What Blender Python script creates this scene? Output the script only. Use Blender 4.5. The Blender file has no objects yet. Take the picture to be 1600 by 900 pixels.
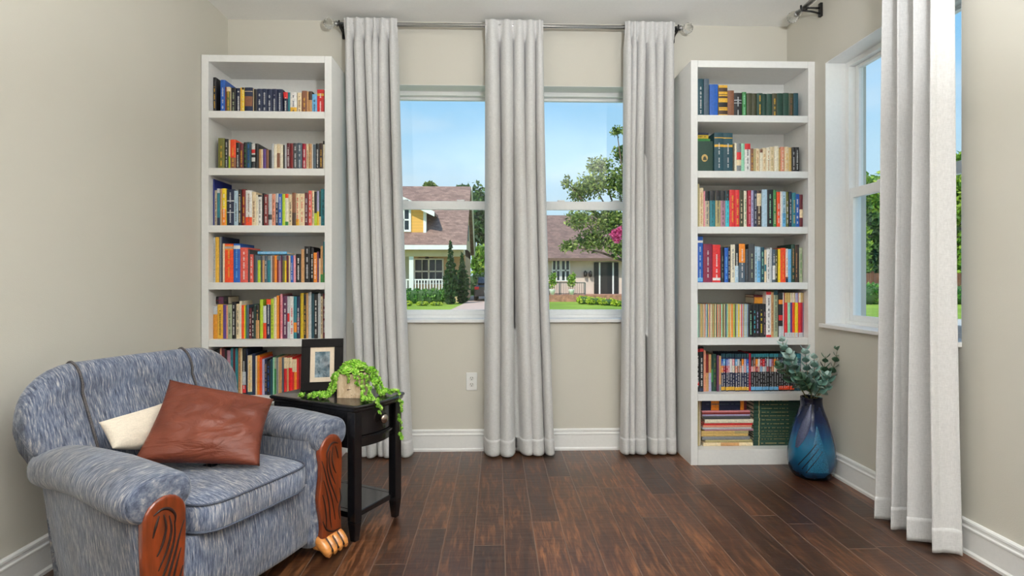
import bpy, bmesh, math, random
from math import sin, cos, pi, radians, sqrt, atan2
from mathutils import Vector, Matrix, noise
random.seed(7)
SC = bpy.context.scene
COL = SC.collection

# ------------------------------------------------------------------ measures
F_PX, TH, EYE, V0 = 870.0, math.atan(25 / 870.0), 1.10, 436.0
CT, ST = cos(TH), sin(TH)
Y_WALL, X_LEFT, X_RIGHT, Z_CEIL, Y_REAR = 3.58, -1.699, 1.897, 2.746, -3.4
WALL_T = 0.24


def X(u, y):
    k = (u - 800.0) / F_PX
    return (y * ST + k * y * CT) / (CT - k * ST)


def Z(v, x, y):
    return EYE + (V0 - v) * (x * ST + y * CT) / F_PX


def lin(c):
    c = c / 255.0
    return c / 12.92 if c <= 0.04045 else ((c + 0.055) / 1.055) ** 2.4


def rgb(t, a=1.0):
    return (lin(t[0]), lin(t[1]), lin(t[2]), a)


# ------------------------------------------------------------------ materials
MATS = {}


class NT:
    def __init__(self, name):
        self.m = bpy.data.materials.new(name)
        self.m.use_nodes = True
        self.t = self.m.node_tree
        self.t.nodes.clear()
        self.out = self.n('ShaderNodeOutputMaterial')

    def n(self, kind, **kw):
        nd = self.t.nodes.new(kind)
        for k, v in kw.items():
            setattr(nd, k, v)
        return nd

    def l(self, a, b):
        self.t.links.new(a, b)

    def val(self, sock, v):
        if hasattr(v, 'is_linked') or isinstance(v, bpy.types.NodeSocket):
            self.l(v, sock)
        else:
            sock.default_value = v

    def math(self, op, a, b=None, c=None):
        nd = self.n('ShaderNodeMath', operation=op)
        self.val(nd.inputs[0], a)
        if b is not None:
            self.val(nd.inputs[1], b)
        if c is not None:
            self.val(nd.inputs[2], c)
        return nd.outputs[0]

    def mix(self, f, a, b, mode='MIX'):
        nd = self.n('ShaderNodeMix', data_type='RGBA', blend_type=mode)
        self.val(nd.inputs[0], f)
        self.val(nd.inputs[6], a)
        self.val(nd.inputs[7], b)
        return nd.outputs[2]

    def coord(self, which='Object', scale=(1, 1, 1), rot=(0, 0, 0), loc=(0, 0, 0)):
        tc = self.n('ShaderNodeTexCoord')
        mp = self.n('ShaderNodeMapping')
        mp.inputs['Scale'].default_value = scale
        mp.inputs['Rotation'].default_value = rot
        mp.inputs['Location'].default_value = loc
        self.l(tc.outputs[which], mp.inputs[0])
        return mp.outputs[0]

    def noise(self, vec, scale, detail=3.0, rough=0.55, dist=0.0):
        nd = self.n('ShaderNodeTexNoise')
        nd.inputs['Scale'].default_value = scale
        nd.inputs['Detail'].default_value = detail
        nd.inputs['Roughness'].default_value = rough
        nd.inputs['Distortion'].default_value = dist
        self.l(vec, nd.inputs['Vector'])
        return nd.outputs['Fac']

    def ramp(self, f, stops, interp='LINEAR'):
        nd = self.n('ShaderNodeValToRGB')
        cr = nd.color_ramp
        cr.interpolation = interp
        while len(cr.elements) < len(stops):
            cr.elements.new(0.5)
        for e, (p, c) in zip(cr.elements, stops):
            e.position = p
            e.color = c
        self.l(f, nd.inputs[0])
        return nd.outputs[0]

    def bump(self, h, strength=0.2, dist=0.01):
        nd = self.n('ShaderNodeBump')
        nd.inputs['Strength'].default_value = strength
        nd.inputs['Distance'].default_value = dist
        self.l(h, nd.inputs['Height'])
        return nd.outputs[0]

    def bsdf(self, color, rough=0.5, normal=None, **kw):
        b = self.n('ShaderNodeBsdfPrincipled')
        self.val(b.inputs['Base Color'], color)
        self.val(b.inputs['Roughness'], rough)
        if normal is not None:
            self.l(normal, b.inputs['Normal'])
        for k, v in kw.items():
            self.val(b.inputs[k.replace('_', ' ')], v)
        self.l(b.outputs[0], self.out.inputs[0])
        return b


def shade(t, f):
    return tuple(max(0, min(255, c * f)) for c in t)


def plain(name, c, rough=0.5, var=0.06, scale=30.0, bump=0.0, stretch=(1, 1, 1), **kw):
    """a one-colour material with a faint procedural mottle and optional relief"""
    if name in MATS:
        return MATS[name]
    k = NT(name)
    v = k.coord('Object', stretch)
    f = k.noise(v, scale, 3)
    col = k.ramp(f, [(0.25, rgb(shade(c, 1 - var))), (0.75, rgb(shade(c, 1 + var)))])
    nrm = k.bump(f, bump, 0.004) if bump else None
    k.bsdf(col, rough, nrm, **kw)
    MATS[name] = k.m
    return k.m


# ------------------------------------------------------------------ mesh builder
class MB:
    def __init__(self):
        self.v, self.f, self.s = [], [], []

    def add(self, verts, faces, smooth=False, mat=None):
        o = len(self.v)
        for p in verts:
            p = Vector(p)
            self.v.append(tuple(mat @ p) if mat is not None else tuple(p))
        for f in faces:
            self.f.append([i + o for i in f])
            self.s.append(smooth)
        return self

    def box(self, a, b, mat=None, taper=None):
        (x0, y0, z0), (x1, y1, z1) = a, b
        vs = [(x0, y0, z0), (x1, y0, z0), (x1, y1, z0), (x0, y1, z0), (x0, y0, z1), (x1, y0, z1), (x1, y1, z1), (x0, y1, z1)]
        if taper:
            cx, cy = (x0 + x1) / 2, (y0 + y1) / 2
            vs = [(cx + (p[0] - cx) * taper, cy + (p[1] - cy) * taper, p[2]) if i < 4 else p for i, p in enumerate(vs)]
        return self.add(vs, [(3, 2, 1, 0), (4, 5, 6, 7), (0, 1, 5, 4), (1, 2, 6, 5), (2, 3, 7, 6), (3, 0, 4, 7)], False, mat)

    def tube(self, pts, r, n=8, cap=True, smooth=True, mat=None):
        pts = [Vector(p) for p in pts]
        rs = r if isinstance(r, (list, tuple)) else [r] * len(pts)
        vs, fs = [], []
        t0 = (pts[1] - pts[0]).normalized()
        up = Vector((0, 0, 1)) if abs(t0.z) < 0.9 else Vector((1, 0, 0))
        side = t0.cross(up).normalized()
        for i, p in enumerate(pts):
            t = (pts[min(i + 1, len(pts) - 1)] - pts[max(i - 1, 0)])
            t = t.normalized() if t.length > 1e-9 else t0
            side = (side - t * side.dot(t))
            side = side.normalized() if side.length > 1e-6 else t.orthogonal().normalized()
            bn = t.cross(side)
            for j in range(n):
                a = 2 * pi * j / n
                vs.append(p + (side * cos(a) + bn * sin(a)) * rs[i])
        for i in range(len(pts) - 1):
            for j in range(n):
                k = (j + 1) % n
                fs.append((i * n + j, i * n + k, (i + 1) * n + k, (i + 1) * n + j))
        if cap:
            fs.append(tuple(range(n))[::-1])
            fs.append(tuple((len(pts) - 1) * n + j for j in range(n)))
        return self.add(vs, fs, smooth, mat)

    def lathe(self, prof, n=24, mat=None, smooth=True, sx=1.0, sy=1.0, cap=True):
        vs, fs = [], []
        for (r, z) in prof:
            for j in range(n):
                a = 2 * pi * j / n
                vs.append((r * cos(a) * sx, r * sin(a) * sy, z))
        for i in range(len(prof) - 1):
            for j in range(n):
                k = (j + 1) % n
                fs.append((i * n + j, i * n + k, (i + 1) * n + k, (i + 1) * n + j))
        if cap:
            fs.append(tuple(range(n))[::-1])
            fs.append(tuple((len(prof) - 1) * n + j for j in range(n)))
        return self.add(vs, fs, smooth, mat)

    def grid(self, rows, close_u=False, close_v=False, smooth=True, mat=None, flip=False):
        nr, nc = len(rows), len(rows[0])
        vs = [p for r in rows for p in r]
        fs = []
        for i in range(nr - (0 if close_v else 1)):
            for j in range(nc - (0 if close_u else 1)):
                a, b = i * nc + j, i * nc + (j + 1) % nc
                c, d = ((i + 1) % nr) * nc + (j + 1) % nc, ((i + 1) % nr) * nc + j
                fs.append((d, c, b, a) if flip else (a, b, c, d))
        return self.add(vs, fs, smooth, mat)

    def prism(self, poly, z0, z1, mat=None, smooth=False):
        """outline in x-y lifted from z0 to z1 (outline counter-clockwise)"""
        n = len(poly)
        vs = [(x, y, z0) for x, y in poly] + [(x, y, z1) for x, y in poly]
        fs = [tuple(range(n))[::-1], tuple(range(n, 2 * n))]
        fs += [(i, (i + 1) % n, n + (i + 1) % n, n + i) for i in range(n)]
        return self.add(vs, fs, smooth, mat)

    def ball(self, c, r, n=10, m=7, mat=None, smooth=True):
        rr = r if isinstance(r, (list, tuple)) else (r, r, r)
        rows = []
        for i in range(m + 1):
            a = -pi / 2 + pi * i / m
            a = max(-pi / 2 + 0.02, min(pi / 2 - 0.02, a))
            rows.append([(c[0] + rr[0] * cos(a) * cos(2 * pi * j / n), c[1] + rr[1] * cos(a) * sin(2 * pi * j / n), c[2] + rr[2] * sin(a)) for j in range(n)])
        self.grid(rows, close_u=True, smooth=smooth, mat=mat)
        return self

    def build(self, name, mat, parent=None, loc=None, rotz=None, bevel=0.0, seg=2, subsurf=0, solid=0.0, weld=False, auto=False):
        me = bpy.data.meshes.new(name)
        me.from_pydata(self.v, [], self.f)
        me.polygons.foreach_set('use_smooth', self.s)
        if weld:
            bm = bmesh.new()
            bm.from_mesh(me)
            bmesh.ops.remove_doubles(bm, verts=bm.verts, dist=1e-5)
            bmesh.ops.recalc_face_normals(bm, faces=bm.faces)
            bm.to_mesh(me)
            bm.free()
        me.update()
        if mat is not None:
            me.materials.append(mat)
        o = bpy.data.objects.new(name, me)
        COL.objects.link(o)
        if parent is not None:
            o.parent = parent
        if loc is not None:
            o.location = loc
        if rotz is not None:
            o.rotation_euler = (0, 0, rotz)
        if solid:
            md = o.modifiers.new('solid', 'SOLIDIFY')
            md.thickness = solid
            md.offset = 0
        if bevel:
            md = o.modifiers.new('bevel', 'BEVEL')
            md.width = bevel
            md.segments = seg
            md.limit_method = 'ANGLE'
            md.angle_limit = radians(40)
        if subsurf:
            md = o.modifiers.new('sub', 'SUBSURF')
            md.levels = subsurf
            md.render_levels = subsurf
        return o


def tag(o, label=None, cat=None, group=None, kind=None):
    if label:
        o['label'] = label
    if cat:
        o['category'] = cat
    if group:
        o['group'] = group
    if kind:
        o['kind'] = kind
    return o


def empty(name, loc=(0, 0, 0), rotz=0.0):
    o = bpy.data.objects.new(name, None)
    o.empty_display_size = 0.1
    o.location = loc
    o.rotation_euler = (0, 0, rotz)
    COL.objects.link(o)
    return o


def thing(name, label, cat, loc=(0, 0, 0), rotz=0.0, group=None):
    return tag(empty(name, loc, rotz), label, cat, group)


def struct(o, label=None):
    o['kind'] = 'structure'
    if label:
        o['label'] = label
    return o


def rbox(hx, hy, hz, p=4.0, n=28, m=14, cx=0, cy=0, cz=0, crown=0.0):
    """rounded (superellipsoid) block as grid rows"""
    def sp(c, e):
        return math.copysign(abs(c) ** e, c)
    e = 2.0 / p
    rows = []
    for i in range(m + 1):
        a = -pi / 2 + pi * i / m
        a = max(-pi / 2 + 1e-3, min(pi / 2 - 1e-3, a))
        row = []
        for j in range(n):
            b = 2 * pi * j / n
            x = hx * sp(cos(a), e) * sp(cos(b), e)
            y = hy * sp(cos(a), e) * sp(sin(b), e)
            z = hz * sp(sin(a), e)
            if crown and z > 0:
                z += crown * (1 - (x / hx) ** 2) * (1 - (y / hy) ** 2)
            row.append((cx + x, cy + y, cz + z))
        rows.append(row)
    return rows


# ------------------------------------------------------------------ surface materials
def wall_paint():
    k = NT('wall_paint')
    v = k.coord('Object')
    f = k.noise(v, 260, 2)
    g = k.noise(v, 1.3, 2)
    col = k.ramp(g, [(0.3, rgb((204, 200, 188))), (0.7, rgb((208, 204, 193)))])
    k.bsdf(col, 0.75, k.bump(f, 0.12, 0.003))
    return k.m


def floor_wood():
    k = NT('dark_plank_floor')
    tc = k.n('ShaderNodeTexCoord')
    sp = k.n('ShaderNodeSeparateXYZ')
    k.l(tc.outputs['Object'], sp.inputs[0])
    x, y = sp.outputs[0], sp.outputs[1]
    W, L = 0.127, 1.15
    xr = k.math('DIVIDE', k.math('ADD', x, 20.03), W)
    row = k.math('FLOOR', xr)
    fx = k.math('FRACT', xr)
    wn = k.n('ShaderNodeTexWhiteNoise', noise_dimensions='1D')
    k.l(row, wn.inputs['W'])
    yr = k.math('DIVIDE', k.math('ADD', k.math('ADD', y, 40.0), k.math('MULTIPLY', wn.outputs['Value'], 7.3)), L)
    idx = k.math('FLOOR', yr)
    fy = k.math('FRACT', yr)
    cmb = k.n('ShaderNodeCombineXYZ')
    k.l(row, cmb.inputs[0])
    k.l(idx, cmb.inputs[1])
    wn2 = k.n('ShaderNodeTexWhiteNoise', noise_dimensions='2D')
    k.l(cmb.outputs[0], wn2.inputs['Vector'])
    rnd = wn2.outputs['Value']
    # grain, shifted plank by plank
    off = k.n('ShaderNodeVectorMath', operation='MULTIPLY_ADD')
    k.l(wn2.outputs['Color'], off.inputs[0])
    off.inputs[1].default_value = (9, 9, 9)
    k.l(tc.outputs['Object'], off.inputs[2])
    mp = k.n('ShaderNodeMapping')
    mp.inputs['Scale'].default_value = (9.0, 1.0, 1.0)
    k.l(off.outputs[0], mp.inputs[0])
    grain = k.noise(mp.outputs[0], 6.5, 6, 0.62, 0.6)
    mp2 = k.n('ShaderNodeMapping')
    mp2.inputs['Scale'].default_value = (2.2, 14.0, 1.0)
    k.l(off.outputs[0], mp2.inputs[0])
    scrape = k.noise(mp2.outputs[0], 2.2, 2, 0.5, 0.4)
    cl = k.noise(off.outputs[0], 2.6, 3, 0.6)
    base = k.ramp(grain, [(0.25, rgb((44, 25, 15))), (0.5, rgb((96, 64, 43))), (0.72, rgb((164, 120, 86)))])
    tone = k.ramp(rnd, [(0.0, rgb((156, 142, 130))), (0.5, rgb((206, 190, 176))), (1.0, rgb((255, 236, 216)))])
    c = k.mix(1.0, base, tone, 'MULTIPLY')
    c = k.mix(0.55, c, k.ramp(cl, [(0.3, rgb((150, 142, 138))), (0.7, rgb((255, 250, 244)))]), 'MULTIPLY')
    # seams, the glint on their bevels painted in as a paler colour
    ex = k.math('MULTIPLY', k.math('MINIMUM', fx, k.math('SUBTRACT', 1.0, fx)), W)
    ey = k.math('MULTIPLY', k.math('MINIMUM', fy, k.math('SUBTRACT', 1.0, fy)), L)
    e = k.math('MINIMUM', ex, ey)
    seam = k.n('ShaderNodeMapRange')
    seam.inputs[1].default_value = 0.0
    seam.inputs[2].default_value = 0.0035
    k.l(e, seam.inputs[0])
    c = k.mix(k.math('MULTIPLY', k.math('SUBTRACT', 1.0, seam.outputs[0]), 0.75), c, rgb((126, 100, 82)))
    h = k.math('ADD', k.math('MULTIPLY', grain, 0.25), k.math('ADD', k.math('MULTIPLY', scrape, 0.6), k.math('MULTIPLY', seam.outputs[0], 1.2)))
    ro = k.math('ADD', 0.26, k.math('MULTIPLY', grain, 0.24))
    k.bsdf(c, ro, k.bump(h, 0.4, 0.006), Specular_IOR_Level=0.55, Coat_Weight=0.12, Coat_Roughness=0.3)
    return k.m


def weave(name, c, bump=0.15):
    k = NT(name)
    v = k.coord('Object')
    a = k.noise(k.coord('Object', (1.0, 1.0, 0.12)), 420, 2)
    b = k.noise(k.coord('Object', (0.15, 0.15, 1.0)), 420, 2)
    s = k.math('ADD', k.math('MULTIPLY', a, 0.5), k.math('MULTIPLY', b, 0.5))
    col = k.ramp(s, [(0.3, rgb(shade(c, 0.93))), (0.7, rgb(shade(c, 1.05)))])
    k.bsdf(col, 0.85, k.bump(s, bump, 0.002), Sheen_Weight=0.15)
    return k.m


def chenille(name, stretch, top=False, rot=(0, 0, 0)):
    k = NT(name)
    v = k.coord('Object', stretch, rot)
    a = k.noise(v, 1.0, 4, 0.7, 0.2)
    b = k.noise(k.coord('Object', (3.0, 3.0, 3.0)), 2.0, 3)
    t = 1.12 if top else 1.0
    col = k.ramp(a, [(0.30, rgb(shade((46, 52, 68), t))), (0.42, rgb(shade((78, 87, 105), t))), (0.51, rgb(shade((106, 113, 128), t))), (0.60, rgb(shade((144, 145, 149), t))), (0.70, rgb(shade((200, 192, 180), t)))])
    col = k.mix(0.5, col, k.ramp(b, [(0.35, rgb((200, 188, 180))), (0.65, rgb((214, 226, 250)))]), 'MULTIPLY')
    k.bsdf(col, 0.8, k.bump(a, 0.35, 0.004), Sheen_Weight=0.25)
    return k.m


def leaf_mat(name, dark, mid, light, rough=0.5):
    k = NT(name)
    g = k.n('ShaderNodeNewGeometry')
    c = k.ramp(g.outputs['Random Per Island'], [(0.0, rgb(dark)), (0.5, rgb(mid)), (1.0, rgb(light))])
    b = k.n('ShaderNodeBsdfPrincipled')
    k.l(c, b.inputs['Base Color'])
    b.inputs['Roughness'].default_value = rough
    tr = k.n('ShaderNodeBsdfTranslucent')
    k.l(c, tr.inputs[0])
    mx = k.n('ShaderNodeMixShader')
    mx.inputs[0].default_value = 0.25
    k.l(b.outputs[0], mx.inputs[1])
    k.l(tr.outputs[0], mx.inputs[2])
    k.l(mx.outputs[0], k.out.inputs[0])
    return k.m


def glass_pane():
    k = NT('window_glass')
    t = k.n('ShaderNodeBsdfTransparent')
    g = k.n('ShaderNodeBsdfGlossy')
    g.inputs['Roughness'].default_value = 0.02
    lw = k.n('ShaderNodeLayerWeight')
    lw.inputs[0].default_value = 0.5
    fr = k.math('ADD', 0.022, k.math('MULTIPLY', k.math('POWER', lw.outputs['Facing'], 5.0), 0.5))
    nz = k.noise(k.coord('Object'), 3.0, 2)
    t_c = k.ramp(nz, [(0.3, (0.95, 0.97, 0.96, 1)), (0.7, (0.97, 0.985, 0.98, 1))])
    k.l(t_c, t.inputs[0])
    mx = k.n('ShaderNodeMixShader')
    k.l(fr, mx.inputs[0])
    k.l(t.outputs[0], mx.inputs[1])
    k.l(g.outputs[0], mx.inputs[2])
    k.l(mx.outputs[0], k.out.inputs[0])
    return k.m


def crystal():
    k = NT('clear_crystal')
    nz = k.noise(k.coord('Object'), 20, 2)
    c = k.ramp(nz, [(0, rgb((238, 240, 240))), (1, rgb((255, 255, 255)))])
    k.bsdf(c, 0.02, None, Transmission_Weight=1.0, IOR=1.5)
    return k.m


M = {}
M['wall'] = wall_paint()
M['floor'] = floor_wood()
M['ceil'] = plain('ceiling_paint', (240, 239, 236), 0.85, 0.01, 120, 0.05)
M['white'] = plain('white_trim_paint', (238, 238, 236), 0.38, 0.01, 60)
M['case'] = plain('white_bookcase_paint', (234, 234, 232), 0.42, 0.012, 50)
M['vinyl'] = plain('white_window_vinyl', (240, 241, 240), 0.3, 0.01, 60)
M['glass'] = glass_pane()
M['curtain'] = weave('pale_grey_linen', (208, 207, 206))
M['nickel'] = plain('brushed_nickel', (186, 186, 186), 0.28, 0.05, 200, Metallic=1.0)
M['iron'] = plain('black_iron', (22, 21, 20), 0.5, 0.1, 80)
M['crystal'] = crystal()
M['fab'] = chenille('blue_grey_chenille', (250, 34, 22))
M['fab_side'] = chenille('blue_grey_chenille_side', (34, 250, 22))
M['fab_arm'] = chenille('blue_grey_chenille_across', (26, 240, 30))
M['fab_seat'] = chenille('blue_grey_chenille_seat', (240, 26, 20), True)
M['pipe'] = plain('braided_piping', (74, 70, 70), 0.7, 0.3, 260)
M['groove'] = plain('dark_carved_groove', (34, 12, 6), 0.5, 0.1, 60)
M['mahogany'] = plain('red_brown_carved_wood', (116, 50, 21), 0.3, 0.25, 14, 0.05, (3, 3, 0.6), Coat_Weight=0.4)
M['groove'] = plain('dark_carved_groove', (50, 20, 9), 0.5, 0.1, 60)
M['claw'] = plain('honey_coloured_wood', (196, 128, 62), 0.32, 0.18, 20, 0.05, (1, 1, 3), Coat_Weight=0.4)
M['black_wood'] = plain('black_lacquered_wood', (19, 18, 20), 0.22, 0.15, 60, 0.02, Coat_Weight=0.3)
M['pipe_blue'] = plain('dark_blue_grey_piping', (74, 80, 94), 0.8, 0.25, 260)
M['leather'] = None
M['cream_cloth'] = weave('cream_cloth', (226, 214, 196))
# ------------------------------------------------------------------ room shell
def holed_wall(name, axis, const_in, const_out, u0, u1, z0, z1, holes, mat):
    """a wall slab with rectangular openings; axis 'x': runs along x at y = const"""
    us = sorted({u0, u1} | {h[0] for h in holes} | {h[1] for h in holes})
    zs = sorted({z0, z1} | {h[2] for h in holes} | {h[3] for h in holes})

    def P(u, d, z):
        return (u, d, z) if axis == 'x' else (d, u, z)

    def hole(i, j):
        if i < 0 or j < 0 or i >= len(us) - 1 or j >= len(zs) - 1:
            return True
        cu, cz = (us[i] + us[i + 1]) / 2, (zs[j] + zs[j + 1]) / 2
        return any(h[0] < cu < h[1] and h[2] < cz < h[3] for h in holes)
    m = MB()
    for i in range(len(us) - 1):
        for j in range(len(zs) - 1):
            if hole(i, j):
                continue
            a, b, c, d = us[i], us[i + 1], zs[j], zs[j + 1]
            m.add([P(a, const_in, c), P(b, const_in, c), P(b, const_in, d), P(a, const_in, d)], [(0, 1, 2, 3)])
            m.add([P(a, const_out, c), P(b, const_out, c), P(b, const_out, d), P(a, const_out, d)], [(3, 2, 1, 0)])
            for (di, dj, q) in ((-1, 0, ((a, c), (a, d))), (1, 0, ((b, c), (b, d))), (0, -1, ((a, c), (b, c))), (0, 1, ((a, d), (b, d)))):
                if hole(i + di, j + dj):
                    (p, r), (s, t) = q
                    m.add([P(p, const_in, r), P(s, const_in, t), P(s, const_out, t), P(p, const_out, r)], [(0, 1, 2, 3)])
    o = m.build(name, mat, weld=True)
    return struct(o)


ZS, ZH = 0.84, 2.345                       # window stool and head
W1, W2 = (-0.885, 0.045), (0.155, 1.085)   # the two windows in the back wall
W3 = (2.215, 3.156)                        # the window in the right wall
holed_wall('wall_back', 'x', Y_WALL, Y_WALL + WALL_T, X_LEFT, X_RIGHT + WALL_T, 0, Z_CEIL, [(*W1, ZS, ZH), (*W2, ZS, ZH)], M['wall'])
holed_wall('wall_right', 'y', X_RIGHT, X_RIGHT + WALL_T, Y_REAR, Y_WALL, 0, Z_CEIL, [(*W3, ZS, ZH)], M['wall'])
struct(MB().box((X_LEFT - WALL_T, Y_REAR, 0), (X_LEFT, Y_WALL + WALL_T, Z_CEIL)).build('wall_left', M['wall']))
struct(MB().box((X_LEFT - WALL_T, Y_REAR - 0.2, 0), (X_RIGHT + WALL_T, Y_REAR, Z_CEIL)).build('wall_rear', M['wall']))
struct(MB().box((X_LEFT - WALL_T, Y_REAR - 0.2, -0.12), (X_RIGHT + WALL_T, Y_WALL + WALL_T, 0)).build('floor', M['floor']))
struct(MB().box((X_LEFT - WALL_T, Y_REAR - 0.2, Z_CEIL), (X_RIGHT + WALL_T, Y_WALL + WALL_T, Z_CEIL + 0.2)).build('ceiling', M['ceil']))

BB = [(0.0, 0.0), (0.020, 0.0), (0.020, 0.012), (0.014, 0.020), (0.013, 0.098), (0.0165, 0.101), (0.0165, 0.107), (0.011, 0.112), (0.0105, 0.120), (0.013, 0.123), (0.012, 0.131), (0.006, 0.137), (0.0, 0.137)]


def baseboard(name, a, b, nrm):
    """the moulded board from a to b on the floor, nrm points into the room"""
    m = MB()
    rows = []
    for (x, y) in (a, b):
        rows.append([(x + nrm[0] * d, y + nrm[1] * d, z) for d, z in BB])
    m.grid(rows, smooth=False)
    n = len(BB)
    m.add(rows[0], [tuple(range(n))])
    m.add(rows[1], [tuple(range(n))[::-1]])
    return struct(m.build(name, M['white'], weld=True))


BC_F, BC_B, BC_W, BC_H = 3.255, 3.572, 0.745, 2.392
LX0, RX1 = -1.6965, 1.895
baseboard('baseboard_back', (LX0 + BC_W + 0.002, Y_WALL), (RX1 - BC_W - 0.002, Y_WALL), (0, -1))
baseboard('baseboard_left', (X_LEFT, Y_REAR), (X_LEFT, BC_F - 0.002), (1, 0))
baseboard('baseboard_right', (X_RIGHT, Y_REAR), (X_RIGHT, BC_F - 0.002), (-1, 0))


# ------------------------------------------------------------------ windows
def window(n, P, a, b, up):
    """single-hung window: P(u, d, z) maps along-wall, depth from inner face, height"""
    def bx(m, u0, u1, d0, d1, z0, z1):
        p, q = P(u0, d0, z0), P(u1, d1, z1)
        m.box(tuple(min(i, j) for i, j in zip(p, q)), tuple(max(i, j) for i, j in zip(p, q)))
    fr = MB()
    d0, d1 = 0.118, 0.19
    t = 0.032
    bx(fr, a, a + t, d0, d1, ZS, ZH)
    bx(fr, b - t, b, d0, d1, ZS, ZH)
    bx(fr, a + t, b - t, d0, d1, ZH - 0.03, ZH)
    bx(fr, a + t, b - t, d0, d1, ZS, ZS + 0.022)
    w = struct(fr.build('window_%d' % n, M['vinyl'], bevel=0.002))
    zm = 1.565
    for nm, z0, z1, e0, e1 in (('upper_sash', zm + 0.004, ZH - 0.03, 0.155, 0.183), ('lower_sash', ZS + 0.022, zm + 0.052, 0.122, 0.150)):
        s = MB()
        q = 0.03
        r0 = 0.034 if nm == 'lower_sash' else 0.036
        r1 = 0.056 if nm == 'lower_sash' else 0.018
        bx(s, a + t + 0.001, a + t + q, e0, e1, z0, z1)
        bx(s, b - t - q, b - t - 0.001, e0, e1, z0, z1)
        bx(s, a + t + q, b - t - q, e0, e1, z0, z0 + r0)
        bx(s, a + t + q, b - t - q, e0, e1, z1 - r1, z1)
        so = s.build(nm, M['vinyl'], w, bevel=0.002)
        g = MB()
        bx(g, a + t + q - 0.004, b - t - q + 0.004, (e0 + e1) / 2 - 0.002, (e0 + e1) / 2 + 0.002, z0 + r0 - 0.004, z1 - r1 + 0.004)
        g.build('glass_pane', M['glass'], so)
    lk = MB()
    for uu in (a + 0.28, b - 0.28):
        bx(lk, uu - 0.025, uu + 0.025, 0.124, 0.146, zm + 0.0522, zm + 0.062)
    lk.build('sash_lock', M['vinyl'], w, bevel=0.003)
    rv = MB()
    bx(rv, a + 0.0002, a + 0.003, 0.0008, 0.1178, ZS + 0.004, ZH - 0.0002)
    bx(rv, b - 0.003, b - 0.0002, 0.0008, 0.1178, ZS + 0.004, ZH - 0.0002)
    bx(rv, a + 0.003, b - 0.003, 0.0008, 0.1178, ZH - 0.003, ZH - 0.0002)
    rv.build('white_return', M['white'], w)
    st = MB()
    bx(st, a - up, b + 0.028, -0.022, 0.0, ZS - 0.018, ZS + 0.002)
    bx(st, a + 0.0005, b - 0.0005, -0.001, 0.118, ZS, ZS + 0.0035)
    st.build('stool', M['white'], w, bevel=0.003)
    return w


window(1, lambda u, d, z: (u, Y_WALL + d, z), *W1, 0.028)
window(2, lambda u, d, z: (u, Y_WALL + d, z), *W2, 0.028)
window(3, lambda u, d, z: (X_RIGHT + d, u, z), *W3, 0.002)


# ------------------------------------------------------------------ curtains
def ss01(t):
    t = max(0.0, min(1.0, t))
    return t * t * (3 - 2 * t)


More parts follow.
